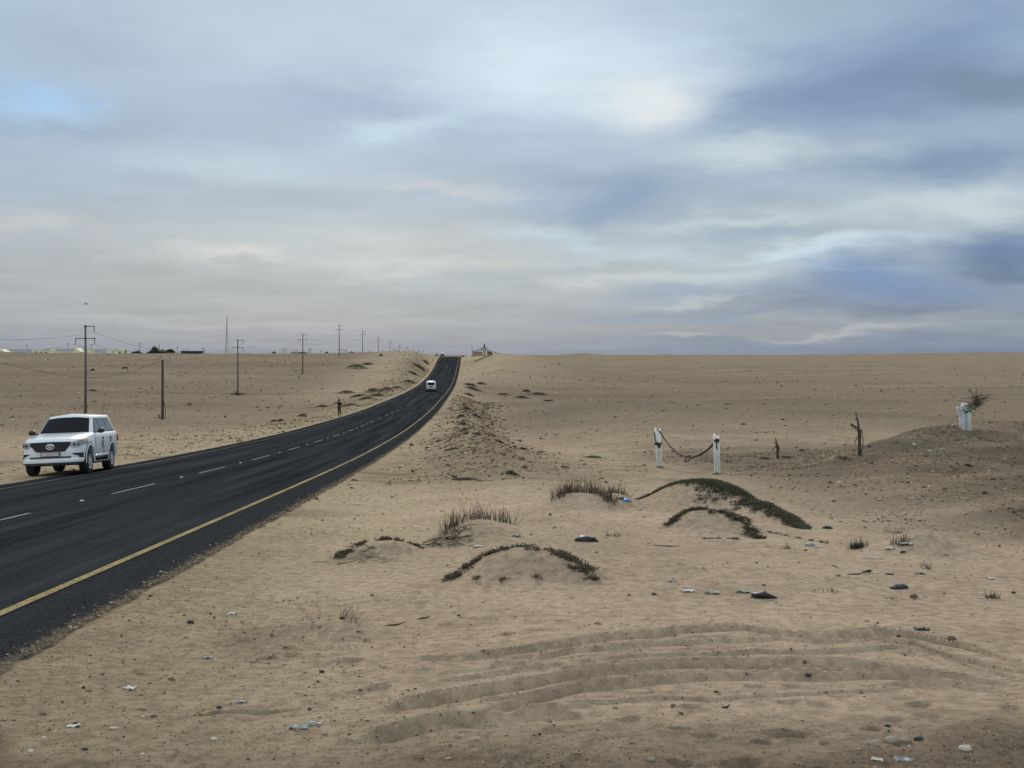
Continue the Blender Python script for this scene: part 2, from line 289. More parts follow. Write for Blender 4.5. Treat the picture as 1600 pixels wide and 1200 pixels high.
# ------------------------------------------------------------------ ground sheet
def np_mesh(name, co, faces, smooth=True, attrs=None):
    me = bpy.data.meshes.new(name); nv, nf = len(co), len(faces); k = faces.shape[1]
    me.vertices.add(nv); me.vertices.foreach_set('co', np.ascontiguousarray(co, dtype=np.float32).ravel())
    me.loops.add(nf*k); me.loops.foreach_set('vertex_index', faces.astype(np.int32).ravel())
    me.polygons.add(nf); me.polygons.foreach_set('loop_start', np.arange(0, nf*k, k, dtype=np.int32))
    me.polygons.foreach_set('loop_total', np.full(nf, k, dtype=np.int32))
    me.polygons.foreach_set('use_smooth', np.full(nf, smooth, dtype=bool))
    for an, arr in (attrs or {}).items():
        a = me.attributes.new(an, 'FLOAT_COLOR', 'POINT')
        a.data.foreach_set('color', np.ascontiguousarray(arr, dtype=np.float32).ravel())
    me.update(calc_edges=True); return me
def make_ground(mat):
    azs = np.concatenate([np.linspace(-180, -36, 40, endpoint=False), np.linspace(-36, 36, 1500, endpoint=False), np.linspace(36, 180, 40, endpoint=False)])*math.pi/180
    inv = 1/np.linspace(1/5.0, 1/150.0, 760); lg = np.geomspace(20, 8800, 620)
    rs = np.unique(np.concatenate([[.4, 1, 2, 3, 4, 4.5], inv, lg]))
    Rr, Aa = np.meshgrid(rs, azs, indexing='ij'); X = Rr*np.sin(Aa); Y = Rr*np.cos(Aa)
    Z = np.empty_like(X)
    for i in range(0, len(rs), 60):
        s = X[i:i+60].shape; Z[i:i+60] = ground_z(X[i:i+60].ravel(), Y[i:i+60].ravel()).reshape(s)
    ro, dk, ve, smo = masks(X.ravel(), Y.ravel(), True)
    nr, na = X.shape
    co = np.stack([X.ravel(), Y.ravel(), Z.ravel()], 1)
    co = np.vstack([co, [[0, 0, hz(0, 0)]]])
    i, j = np.meshgrid(np.arange(nr-1), np.arange(na), indexing='ij'); j2 = (j+1) % na
    f = np.stack([i*na+j, i*na+j2, (i+1)*na+j2, (i+1)*na+j], -1).reshape(-1, 4)[:, ::-1]
    m = np.zeros((len(co), 4)); m[:-1, 0] = ro; m[:-1, 1] = dk; m[:-1, 2] = ve; m[:-1, 3] = 1-.7*smo
    me = np_mesh('sand_ground', co, f, True, {'mask': m})
    me.materials.append(mat)
    o = bpy.data.objects.new('ground', me); COL.objects.link(o); o['kind'] = 'structure'
    # small cap under the eye
    return o

def mat_new(name):
    m = bpy.data.materials.new(name); m.use_nodes = True; t = m.node_tree; t.nodes.clear()
    nt = NT(t); b = nt.n('ShaderNodeBsdfPrincipled'); o = nt.n('ShaderNodeOutputMaterial'); t.links.new(b.outputs[0], o.inputs[0])
    return m, nt, b
def ground_material():
    m, t, b = mat_new('sand')
    co = t.n('ShaderNodeTexCoord').outputs['Object']
    at_ = t.n('ShaderNodeAttribute'); at_.attribute_name = 'mask'
    sp = t.n('ShaderNodeSeparateColor'); t.put(sp.inputs[0], at_.outputs['Color']); ro, dk, ve = sp.outputs; sm = at_.outputs['Alpha']
    sx_ = t.n('ShaderNodeSeparateXYZ'); t.put(sx_.inputs[0], co)
    big = t.noise(co, .05, 4, .6); mid = t.noise(co, .55, 5, .6); fine = t.noise(co, 9, 6, .65); grain = t.noise(co, 110, 3, .7)
    col = t.mix(t.ramp(mid, [(.35, 0.0), (.65, 1.0)]), (.435, .320, .220, 1), (.56, .418, .294, 1))
    col = t.mix(t.m('MULTIPLY', ve, .8), col, (.505, .392, .252, 1))
    col = t.mix(t.m('MULTIPLY', ro, t.m('MULTIPLY', t.ramp(fine, [(.45, 0.0), (.6, 1.0)]), .5)), col, (.31, .25, .18, 1))
    col = t.mix(t.m('MULTIPLY', t.ramp(big, [(.42, 0.0), (.6, 1.0)]), .45), col, (.36, .285, .19, 1))
    band_ = t.noise(t.comb(t.m('MULTIPLY', t.m('ADD', sx_.outputs[0], 0.0), .006), t.m('MULTIPLY', sx_.outputs[1], .022), 0.0), 1.6, 6, .62)
    fd = t.m('MULTIPLY', t.ramp(t.m('DIVIDE', sx_.outputs[1], 1000.0), [(.09, 0.0), (.25, 1.0)]), t.ramp(band_, [(.38, 0.0), (.6, 1.0)]))
    col = t.mix(t.m('MULTIPLY', t.ramp(t.m('DIVIDE', sx_.outputs[1], 1000.0), [(.07, 0.0), (.2, 1.0)]), t.m('SUBTRACT', .85, t.m('MULTIPLY', ve, .8))), col, (.275, .217, .152, 1))
    col = t.mix(t.m('MULTIPLY', fd, t.m('SUBTRACT', .6, t.m('MULTIPLY', ve, .5))), col, (.20, .155, .108, 1))
    pale_ = t.m('MULTIPLY', t.ramp(t.m('DIVIDE', sx_.outputs[1], 1000.0), [(.12, 0.0), (.3, 1.0)]), t.ramp(band_, [(.3, 1.0), (.36, 0.0)]))
    col = t.mix(t.m('MULTIPLY', pale_, .5), col, (.38, .30, .205, 1))
    col = t.mix(t.m('MULTIPLY', dk, .8), col, (.235, .192, .138, 1))
    # grains and small stones
    vo = t.n('ShaderNodeTexVoronoi', feature='F1'); t.put(vo.inputs['Vector'], co); vo.inputs['Scale'].default_value = 26
    vs = t.n('ShaderNodeSeparateColor'); t.put(vs.inputs[0], vo.outputs['Color'])
    stone = t.m('MULTIPLY', t.m('LESS_THAN', vo.outputs['Distance'], .28), t.m('GREATER_THAN', vs.outputs[0], t.m('SUBTRACT', .93, t.m('MULTIPLY', t.m('ADD', ro, ve), .22))))
    scol = t.ramp(vs.outputs[1], [(0, (.11, .085, .06)), (.55, (.24, .18, .12)), (.8, (.5, .42, .3)), (1, (.7, .65, .55))])
    col = t.mix(t.m('MULTIPLY', stone, .8), col, scol)
    vo2 = t.n('ShaderNodeTexVoronoi', feature='F1'); t.put(vo2.inputs['Vector'], co); vo2.inputs['Scale'].default_value = 5.5
    v2 = t.n('ShaderNodeSeparateColor'); t.put(v2.inputs[0], vo2.outputs['Color'])
    st2 = t.m('MULTIPLY', t.m('LESS_THAN', vo2.outputs['Distance'], .2), t.m('GREATER_THAN', v2.outputs[0], t.m('SUBTRACT', .97, t.m('MULTIPLY', ro, .3))))
    col = t.mix(t.m('MULTIPLY', st2, .65), col, t.ramp(v2.outputs[1], [(0, (.1, .08, .055)), (.7, (.2, .155, .105)), (1, (.55, .48, .38))]))
    vo3 = t.n('ShaderNodeTexVoronoi', feature='F1'); t.put(vo3.inputs['Vector'], co); vo3.inputs['Scale'].default_value = .9
    v3 = t.n('ShaderNodeSeparateColor'); t.put(v3.inputs[0], vo3.outputs['Color'])
    st3 = t.m('MULTIPLY', t.m('LESS_THAN', vo3.outputs['Distance'], .22), t.m('GREATER_THAN', v3.outputs[0], t.m('SUBTRACT', .99, t.m('MULTIPLY', ro, .35))))
    col = t.mix(t.m('MULTIPLY', st3, .55), col, t.ramp(v3.outputs[1], [(0, (.13, .1, .07)), (.8, (.24, .19, .13)), (1, (.5, .45, .36))]))
    fr = t.noise(co, 1.3, 13, .82); frc = t.ramp(fr, [(.36, .0), (.64, 1.0)])
    g = t.m('ADD', .46, t.m('ADD', t.m('MULTIPLY', t.ramp(fine, [(.38, 0.0), (.60, 1.0)]), .36), t.m('MULTIPLY', t.ramp(grain, [(.36, 0.0), (.62, 1.0)]), .26)))
    g = t.m('ADD', g, t.m('ADD', t.m('MULTIPLY', frc, t.m('MULTIPLY', sm, .34)), t.m('MULTIPLY', t.m('SUBTRACT', 1.0, sm), .20)))
    col = t.mix(1.0, col, t.comb(g, g, g), 'MULTIPLY')
    t.put(b.inputs['Base Color'], col); b.inputs['Roughness'].default_value = 1.0
    b.inputs['Specular IOR Level'].default_value = 0.0
    # relief: grain everywhere, wind ripples on smooth sand
    rip = t.n('ShaderNodeTexWave', wave_type='BANDS', bands_direction='Y'); t.put(rip.inputs['Vector'], co); rip.inputs['Scale'].default_value = 3.4
    rip.inputs['Distortion'].default_value = 5.0; rip.inputs['Detail'].default_value = 2; rip.inputs['Detail Scale'].default_value = .35
    rm = t.m('MULTIPLY', t.m('MULTIPLY', t.ramp(t.noise(co, .33, 2, .5), [(.45, 0.0), (.6, 1.0)]), t.m('SUBTRACT', 1.0, ro)), .006)
    hgt = t.m('ADD', t.m('MULTIPLY', rip.outputs['Fac'], t.m('MULTIPLY', rm, 1.7)), t.m('ADD', t.m('MULTIPLY', grain, .016), t.m('ADD', t.m('MULTIPLY', t.noise(co, 32, 5, .65), t.m('ADD', t.m('MULTIPLY', sm, .030), t.m('MULTIPLY', ro, .07))), t.m('MULTIPLY', fr, t.m('MULTIPLY', sm, t.m('ADD', .14, t.m('MULTIPLY', ro, .4)))))))
    hgt = t.m('ADD', hgt, t.m('ADD', t.m('MULTIPLY', stone, .008), t.m('MULTIPLY', st2, .03)))
    bp = t.n('ShaderNodeBump'); t.put(bp.inputs['Height'], hgt); bp.inputs['Strength'].default_value = 1.0; bp.inputs['Distance'].default_value = 1.0
    t.put(b.inputs['Normal'], bp.outputs[0])
    return m
ground = make_ground(ground_material())
# ------------------------------------------------------------------ road
def tag(o, label=None, cat=None, group=None, kind=None):
    if label: o['label'] = label
    if cat: o['category'] = cat
    if group: o['group'] = group
    if kind: o['kind'] = kind
    return o
def simple(name, col, rough=.6, metal=0.0, spec=.5, var=.12, scale=8.0, bump=.0, coat=0.0):
    m, t, b = mat_new(name); co = t.n('ShaderNodeTexCoord').outputs['Object']
    f = t.m('ADD', 1-var/1.0, t.m('MULTIPLY', t.noise(co, scale, 5, .6), 2*var))
    t.put(b.inputs['Base Color'], t.mix(1.0, (*col, 1), t.comb(f, f, f), 'MULTIPLY'))
    b.inputs['Roughness'].default_value = rough; b.inputs['Metallic'].default_value = metal; b.inputs['Specular IOR Level'].default_value = spec
    b.inputs['Coat Weight'].default_value = coat; b.inputs['Coat Roughness'].default_value = .06
    if bump:
        bp = t.n('ShaderNodeBump'); t.put(bp.inputs['Height'], t.noise(co, scale*3, 4, .6)); bp.inputs['Distance'].default_value = bump; t.put(b.inputs['Normal'], bp.outputs[0])
    return m
def strip(name, o0, o1, y0, y1, lift, mat, parent=None, jit=0.0, seed=0, step=None):
    ys = [y0]
    while ys[-1] < y1: ys.append(min(y1, ys[-1]+(step or max(.06, min(4.0, abs(ys[-1])*.012)))))
    ys = np.array(ys); n = len(ys)
    a = o0+jit*fbm(ys, ys*0+seed, .8, 5, seed, .8); b = o1+jit*fbm(ys, ys*0+seed+9, .8, 5, seed+2, .8)
    k = 5; co = []
    for j in range(k):
        o = a+(b-a)*j/(k-1); co.append(np.stack([road_x(ys)+o, ys, road_z(ys)-.012*np.abs(o)+lift], 1))
    if jit:                                 # the broken sides of the pavement
        co = [co[0]+np.array([-.05, 0, -.16])]+co+[co[-1]+np.array([.05, 0, -.16])]; k = 7
    co = np.stack(co, 1).reshape(-1, 3)
    i, j = np.meshgrid(np.arange(n-1), np.arange(k-1), indexing='ij')
    f = np.stack([i*k+j, i*k+j+1, (i+1)*k+j+1, (i+1)*k+j], -1).reshape(-1, 4)
    me = np_mesh(name, co, f); me.materials.append(mat)
    ob = bpy.data.objects.new(name, me); COL.objects.link(ob)
    if parent: ob.parent = parent
    return ob
def asphalt_material():
    m, t, b = mat_new('asphalt')
    co = t.n('ShaderNodeTexCoord').outputs['Object']; s = t.n('ShaderNodeSeparateXYZ'); t.put(s.inputs[0], co)
    off = t.m('ADD', t.m('ADD', s.outputs[0], 8.25), t.m('MULTIPLY', s.outputs[1], .0333))
    along = t.comb(t.m('MULTIPLY', off, 1.3), t.m('MULTIPLY', s.outputs[1], .03), 0.0)
    band = t.noise(along, 1.2, 4, .6); patch = t.noise(co, .35, 4, .6); fine = t.noise(co, 45, 4, .75)
    col = t.mix(t.ramp(band, [(.35, 0.0), (.65, 1.0)]), (.0150, .0168, .0195, 1), (.0460, .0495, .0540, 1))
    col = t.mix(t.m('MULTIPLY', t.ramp(patch, [(.4, 0.0), (.62, 1.0)]), .35), col, (.026, .028, .030, 1))
    sh = t.m('GREATER_THAN', off, 3.78)
    col = t.mix(t.m('MULTIPLY', sh, .6), col, (.032, .032, .033, 1))
    vo = t.n('ShaderNodeTexVoronoi'); t.put(vo.inputs['Vector'], co); vo.inputs['Scale'].default_value = 60
    vs = t.n('ShaderNodeSeparateColor'); t.put(vs.inputs[0], vo.outputs['Color'])
    chip = t.m('MULTIPLY', t.m('GREATER_THAN', vs.outputs[0], t.m('SUBTRACT', .9, t.m('MULTIPLY', sh, .25))), .5)
    col = t.mix(chip, col, (.075, .073, .068, 1))
    f = t.m('ADD', .55, t.m('MULTIPLY', fine, .9)); col = t.mix(1.0, col, t.comb(f, f, f), 'MULTIPLY')
    # sand blown onto the pavement edges
    ed = t.m('MAXIMUM', t.m('SUBTRACT', off, 4.35), t.m('SUBTRACT', -3.95, off))
    sa = t.ramp(t.m('ADD', t.m('MULTIPLY', ed, 1.4), t.m('MULTIPLY', t.noise(co, 3.5, 6, .75), .9)), [(.66, 0.0), (.92, .9)])
    col = t.mix(t.m('MULTIPLY', sa, .5), col, (.36, .28, .19, 1))
    t.put(b.inputs['Base Color'], col); t.put(b.inputs['Roughness'], t.m('ADD', .62, t.m('MULTIPLY', band, .2))); b.inputs['Specular IOR Level'].default_value = 0.0
    bp = t.n('ShaderNodeBump'); t.put(bp.inputs['Height'], t.m('ADD', t.m('MULTIPLY', fine, .5), vo.outputs['Distance'])); bp.inputs['Distance'].default_value = .006; t.put(b.inputs['Normal'], bp.outputs[0])
    return m
def paint_material(name, col, wear=.5):
    m, t, b = mat_new(name); co = t.n('ShaderNodeTexCoord').outputs['Object']
    w = t.ramp(t.m('ADD', t.m('MULTIPLY', t.noise(co, 22, 5, .7), .7), t.m('MULTIPLY', t.noise(co, .8, 3, .6), .3)), [(.38, wear), (.56, 0.0)])
    t.put(b.inputs['Base Color'], t.mix(w, (*col, 1), (.05, .047, .042, 1))); b.inputs['Roughness'].default_value = 1.0; b.inputs['Specular IOR Level'].default_value = 0.0
    return m
road = strip('road', -4.2, 4.65, -60, 900, 0.0, asphalt_material(), jit=.07, seed=3)
tag(road, kind='structure')
YEL = paint_material('yellow_paint', (.38, .29, .14), .85); PALE = paint_material('faded_paint', (.17, .155, .115), .85); WHI = paint_material('white_paint', (.30, .30, .29), .8)
strip('edge_line', 3.635, 3.75, -60, 700, .008, YEL, road); strip('edge_line', -3.5, -3.4, -60, 700, .006, PALE, road)
for k in range(-3, 46):
    y = 19.4+9.25*k
    strip('lane_dash', -.042, .042, y, y+4.0, .006, WHI, road)
stud_m = simple('stud', (.42, .42, .40), .8)
sb = bmesh.new(); bmesh.ops.create_cone(sb, cap_ends=True, segments=8, radius1=.055, radius2=.035, depth=.02)
stud_me = bpy.data.meshes.new('road_stud'); sb.to_mesh(stud_me); sb.free(); stud_me.materials.append(stud_m)
for k in range(0, 10):
    y = 17.35+9.15*k; o = bpy.data.objects.new('road_stud', stud_me); COL.objects.link(o); o.parent = road
    o.location = (float(road_x(y)), y, float(road_z(y))+.012)
# ------------------------------------------------------------------ mesh helpers
class MB:
    def __init__(s): s.v = []; s.f = []
    def add(s, vs, fs):
        k = len(s.v); s.v += [tuple(v) for v in vs]; s.f += [tuple(i+k for i in f) for f in fs]
    def box(s, x0, x1, y0, y1, z0, z1):
        s.add([(x, y, z) for z in (z0, z1) for y in (y0, y1) for x in (x0, x1)],
              [(0,2,3,1),(4,5,7,6),(0,1,5,4),(2,6,7,3),(0,4,6,2),(1,3,7,5)])
    def tube(s, pts, rad, n=6, cap=True):
        pts = [Vector(p) for p in pts]; rads = rad if isinstance(rad, (list, tuple)) else [rad]*len(pts)
        rings = []; up = None
        for i, p in enumerate(pts):
            d = (pts[min(i+1, len(pts)-1)]-pts[max(i-1, 0)]).normalized()
            if up is None: up = Vector((0, 0, 1)) if abs(d.z) < .9 else Vector((1, 0, 0))
            a = d.cross(up).normalized(); b_ = a.cross(d).normalized(); up = b_
            rings.append([p+(a*math.cos(t)+b_*math.sin(t))*rads[i] for t in [2*math.pi*k/n for k in range(n)]])
        vs = [v for r in rings for v in r]; fs = []
        for i in range(len(pts)-1):
            for k in range(n): fs.append((i*n+k, i*n+(k+1) % n, (i+1)*n+(k+1) % n, (i+1)*n+k))
        if cap: fs += [tuple(range(n))[::-1], tuple(range((len(pts)-1)*n, len(pts)*n))]
        s.add(vs, fs)
    def lathe(s, prof, n=24, axis='z', c=(0, 0, 0)):
        vs = []
        for r, h in prof:
            for k in range(n):
                t = 2*math.pi*k/n; a, b_ = r*math.cos(t), r*math.sin(t)
                p = (a, b_, h) if axis == 'z' else ((h, a, b_) if axis == 'x' else (a, h, b_))
                vs.append((p[0]+c[0], p[1]+c[1], p[2]+c[2]))
        fs = [(i*n+k, i*n+(k+1) % n, (i+1)*n+(k+1) % n, (i+1)*n+k) for i in range(len(prof)-1) for k in range(n)]
        fs += [tuple(range(n))[::-1], tuple(range((len(prof)-1)*n, len(prof)*n))]
        s.add(vs, fs)
    def prism(s, poly, y0, y1):          # poly of (x, z), extruded along y
        n = len(poly)
        s.add([(x, y0, z) for x, z in poly]+[(x, y1, z) for x, z in poly],
              [tuple(range(n)), tuple(range(n, 2*n))[::-1]]+[(i, (i+1) % n+0, (i+1) % n+n, i+n)[::-1] for i in range(n)])
    def lump(s, c, rx, ry, rz, rnd, j=.25, sub=1, rot=0.0):
        b_ = bmesh.new(); bmesh.ops.create_icosphere(b_, subdivisions=sub, radius=1)
        cr, sr = math.cos(rot), math.sin(rot); vs = []
        for v in b_.verts:
            q = 1+rnd.uniform(-j, j); x, y, z = v.co.x*rx*q, v.co.y*ry*q, v.co.z*rz*q
            vs.append((c[0]+x*cr-y*sr, c[1]+x*sr+y*cr, c[2]+z))
        s.add(vs, [tuple(v.index for v in f.verts) for f in b_.faces]); b_.free()
    def blade(s, p, d, L, w, bend, rnd, seg=3):
        p = Vector(p); d = Vector(d).normalized(); sd_ = d.cross(Vector((rnd.uniform(-1, 1), rnd.uniform(-1, 1), .2))).normalized()
        b2 = Vector((rnd.uniform(-1, 1), rnd.uniform(-1, 1), -.2)); vs = []; fs = []
        for i in range(seg+1):
            t = i/seg; q = p+d*(L*t)+b2*(bend*L*t*t); ww = w*(1-t*.75)/2
            vs += [q-sd_*ww, q+sd_*ww]
            if i: fs.append((2*i-2, 2*i-1, 2*i+1, 2*i))
        s.add(vs, fs)
    def leaf(s, p, d, L, w, rnd):        # short fat succulent leaf: a four sided spindle
        p = Vector(p); d = Vector(d).normalized(); a = d.orthogonal().normalized(); b_ = d.cross(a)
        m = p+d*L*.55
        s.add([p, m+a*w/2, m+b_*w/2, m-a*w/2, m-b_*w/2, p+d*L],
              [(0,2,1),(0,3,2),(0,4,3),(0,1,4),(5,1,2),(5,2,3),(5,3,4),(5,4,1)])
    def build(s, name, mat, parent=None, smooth=False, loc=None):
        me = bpy.data.meshes.new(name); me.from_pydata(s.v, [], s.f); me.materials.append(mat)
        if smooth: me.polygons.foreach_set('use_smooth', [True]*len(me.polygons))
        me.update()
        o = bpy.data.objects.new(name, me); COL.objects.link(o)
        if parent: o.parent = parent
        if loc: o.location = loc
        return o
def empty(name, loc, rz=0.0, label=None, cat=None, group=None):
    o = bpy.data.objects.new(name, None); COL.objects.link(o); o.location = loc; o.rotation_euler = (0, 0, rz); o.empty_display_size = .2
    return tag(o, label, cat, group)
def bevel(o, w=.02, seg=2, ang=35, smooth=True):
    bm = bmesh.new(); bm.from_mesh(o.data)
    ed = [e for e in bm.edges if len(e.link_faces) == 2 and e.calc_face_angle(0) > R(ang)]
    bmesh.ops.bevel(bm, geom=ed, offset=w, segments=seg, profile=.6, affect='EDGES', clamp_overlap=True)
    bm.normal_update(); bm.to_mesh(o.data); bm.free()
    if smooth: o.data.polygons.foreach_set('use_smooth', [True]*len(o.data.polygons))
    o.data.update(); return o
def baked(o):                             # apply modifiers without operators
    dg = bpy.context.evaluated_depsgraph_get(); dg.update()
    me = bpy.data.meshes.new_from_object(o.evaluated_get(dg)); o.modifiers.clear(); o.data = me; return o

# ------------------------------------------------------------------ materials
M = {}
M['white'] = simple('car_white', (.76, .785, .79), .32, var=.03, scale=3, coat=.6)
M['van_white'] = simple('van_white', (.80, .81, .82), .35, var=.04, scale=3, coat=.5)
M['black'] = simple('black_plastic', (.012, .012, .014), .5, var=.2)
M['glass'] = simple('dark_glass', (.003, .004, .007), .05, var=.0, spec=.12)
M['sideglass'] = simple('side_glass', (.03, .036, .045), .08, var=.05, spec=.6)
M['rubber'] = simple('tyre_rubber', (.014, .014, .014), .85, var=.2, scale=30)
M['chrome'] = simple('alloy', (.80, .81, .83), .35, .8, var=.05)
M['lamp'] = simple('lamp_glass', (.42, .44, .46), .10, .35, var=.35, scale=14)
M['amber'] = simple('amber_lens', (.75, .46, .24), .2, var=.1, scale=20)
M['redlens'] = simple('red_lens', (.35, .02, .02), .2, var=.1)
M['plate'] = simple('plate_white', (.7, .66, .66), .5, var=.03)
M['plate_red'] = simple('plate_red', (.33, .03, .05), .5, var=.1)
M['blue'] = simple('blue_emblem', (.03, .2, .5), .5, var=.1, scale=20)
M['pole'] = simple('pole_wood', (.115, .098, .078), .9, var=.3, scale=5)
M['post'] = simple('old_post_wood', (.06, .045, .032), .9, var=.3, scale=6)
M['iron'] = simple('dark_iron', (.018, .016, .018), .7, var=.2)
M['wire'] = simple('wire', (.03, .03, .032), .7)
M['whitewood'] = simple('weathered_white', (.78, .77, .71), .9, var=.42, scale=14, bump=.004)
M['rope'] = simple('rope', (.045, .032, .022), .95, var=.3, scale=40)
M['succ'] = simple('succulent_leaf', (.058, .050, .022), .75, var=.5, scale=9)
M['succ2'] = simple('succulent_leaf_brown', (.085, .062, .034), .8, var=.5, scale=9)
M['reed'] = simple('dry_reed', (.085, .062, .040), .9, var=.45, scale=12)
M['reedpale'] = simple('pale_dry_reed', (.19, .14, .09), .9, var=.4, scale=12)
M['twig'] = simple('dead_twig', (.05, .036, .026), .95, var=.4, scale=20)
M['olive'] = simple('olive_scrub', (.10, .085, .035), .9, var=.45, scale=3)
M['darkleaf'] = simple('dark_foliage', (.030, .034, .018), .9, var=.4, scale=2)
M['pl_white'] = simple('white_plastic', (.60, .58, .53), .7, var=.15, scale=20)
M['pl_grey'] = simple('grey_plastic', (.27, .27, .26), .6, var=.25, scale=20)
M['pl_black'] = simple('black_rubber', (.014, .014, .016), .55, var=.3, scale=20)
M['pl_blue'] = simple('blue_plastic', (.06, .28, .55), .4, var=.25, scale=20)
M['pl_orange'] = simple('orange_paper', (.6, .35, .2), .6, var=.25, scale=20)
M['stone'] = simple('tan_stone', (.33, .27, .2), .9, var=.3, scale=15, bump=.01)
M['brownstone'] = simple('brown_clod', (.16, .11, .07), .95, var=.3, scale=18, bump=.01)
M['darkstone'] = simple('dark_stone', (.04, .034, .028), .85, var=.3, scale=18, bump=.01)
M['palestone'] = simple('pale_stone', (.6, .54, .44), .85, var=.15, scale=20, bump=.006)
M['cream'] = simple('cream_wall', (.80, .74, .54), .9, var=.1, scale=.6)
M['shed'] = simple('grey_sheeting', (.50, .52, .51), .6, var=.12, scale=.4)
M['ochre'] = simple('ochre_wall', (.42, .31, .15), .9, var=.2, scale=1)
M['brownwall'] = simple('brown_wall', (.40, .28, .16), .9, var=.25, scale=1)
M['roofsheet'] = simple('bluish_sheet', (.40, .43, .47), .6, var=.25, scale=1.5)
M['skin'] = simple('dark_skin', (.035, .020, .014), .6, var=.1)
M['cloth'] = simple('black_cloth', (.012, .011, .014), .9, var=.2)
M['trouser'] = simple('navy_trousers', (.016, .018, .026), .9, var=.2)
M['redcloth'] = simple('red_cloth', (.28, .05, .07), .9, var=.2)
M['carblack'] = simple('dark_car_paint', (.012, .013, .015), .3, coat=.5)
M['palmleaf'] = simple('dead_palm', (.055, .04, .028), .95, var=.4, scale=8)
M['dapple'] = simple('concrete_white', (.60, .61, .61), .9, var=.2, scale=7, bump=.01)

# ------------------------------------------------------------------ off-road car
def plan_front(x, L=2.42):           # how far forward the nose reaches at half width x
    pts = [(0, -.004), (.35, 0), (.60, .003), (.72, .03), (.80, .09), (.86, .22), (.905, .42), (.93, .72), (.94, 1.1)]
    return -L+float(np.interp(abs(x), [p[0] for p in pts], [p[1] for p in pts]))
def front_panel(name, xs, lo, hi, mat, parent, out=.008, thick=.03):
    mb = MB(); n = len(xs); vs = []
    for x in xs:
        y = plan_front(x)
        nx = (plan_front(x+.01)-plan_front(x-.01))/.02; nrm = Vector((nx, -1, 0)).normalized()
        for z in (lo(x), hi(x)):
            vs.append((x+nrm.x*out, y+nrm.y*out, z)); vs.append((x-nrm.x*thick, y-nrm.y*thick, z))
    fs = []
    for i in range(n-1):
        a = 4*i; b_ = a+4
        fs += [(a, b_, b_+2, a+2), (a+1, a+3, b_+3, b_+1), (a, a+1, b_+1, b_), (a+2, b_+2, b_+3, a+3)]
    fs += [(0, 2, 3, 1), (4*n-4, 4*n-3, 4*n-1, 4*n-2)]
    mb.add(vs, fs); o = mb.build(name, mat, parent)
    bm = bmesh.new(); bm.from_mesh(o.data); bmesh.ops.recalc_face_normals(bm, faces=bm.faces); bm.to_mesh(o.data); bm.free()
    return o
def quad_panel(name, q, mat, parent, out=.006, th=.02, rnd=.0):     # polygon in space, given as points, pushed out along its normal
    q = [Vector(p) for p in q]; n = (q[1]-q[0]).cross(q[2]-q[0]).normalized()
    mb = MB(); k = len(q)
    mb.add([p+n*out for p in q]+[p-n*th for p in q], [tuple(range(k)), tuple(range(k, 2*k))[::-1]]+[(i, i+k, (i+1) % k+k, (i+1) % k) for i in range(k)])
    o = mb.build(name, mat, parent); return o
def make_wheel(parent, x, y, r, w, side, rim_mat, spokes=6):
    mb = MB(); mb.lathe([(r*.62, -w/2+.02), (r*.9, -w/2), (r*.985, -w/2+.03), (r, -w/2+.07), (r, w/2-.07), (r*.985, w/2-.03), (r*.9, w/2), (r*.62, w/2-.02)], 36, 'x')
    t = mb.build('wheel', M['rubber'], parent, True, (x, y, r))
    rb = MB(); o = side*(w/2-.015)
    ring = MB()
    for k in range(24):
        a0, a1 = 2*math.pi*k/24, 2*math.pi*(k+1)/24
        for (ra, rb_) in ((r*.50, r*.585),):
            ring.add([(o, ra*math.cos(a0), ra*math.sin(a0)), (o+side*.012, rb_*math.cos(a0), rb_*math.sin(a0)), (o+side*.012, rb_*math.cos(a1), rb_*math.sin(a1)), (o, ra*math.cos(a1), ra*math.sin(a1))], [(0, 1, 2, 3)])
    for k in range(spokes):
        a = 2*math.pi*k/spokes+.3; c_, s_ = math.cos(a), math.sin(a)
        def pt(rr, ww, xo): return (o+xo, rr*c_-ww*s_, rr*s_+ww*c_)
        ring.add([pt(.03, -.035, side*.01), pt(.03, .035, side*.01), pt(r*.54, .035, side*.008), pt(r*.54, -.035, side*.008),
                  pt(.03, -.035, -side*.04), pt(.03, .035, -side*.04), pt(r*.54, .035, -side*.05), pt(r*.54, -.035, -side*.05)],
                 [(0,1,2,3),(4,7,6,5),(0,4,5,1),(1,5,6,2),(2,6,7,3),(3,7,4,0)])
    ring.lathe([(.065, o-.03 if side > 0 else o-.02), (.06, o+.02*side)] if side > 0 else [(.065, o+.03), (.06, o-.02)], 14, 'x')
    rm = ring.build('rim', rim_mat, t); rm.location = (0, 0, 0)
    dk = MB(); dk.lathe([(r*.6, -.01), (r*.6, .01)], 24, 'x', (o-side*.06, 0, 0)); dk.build('brake_disc', M['iron'], t)
    return t
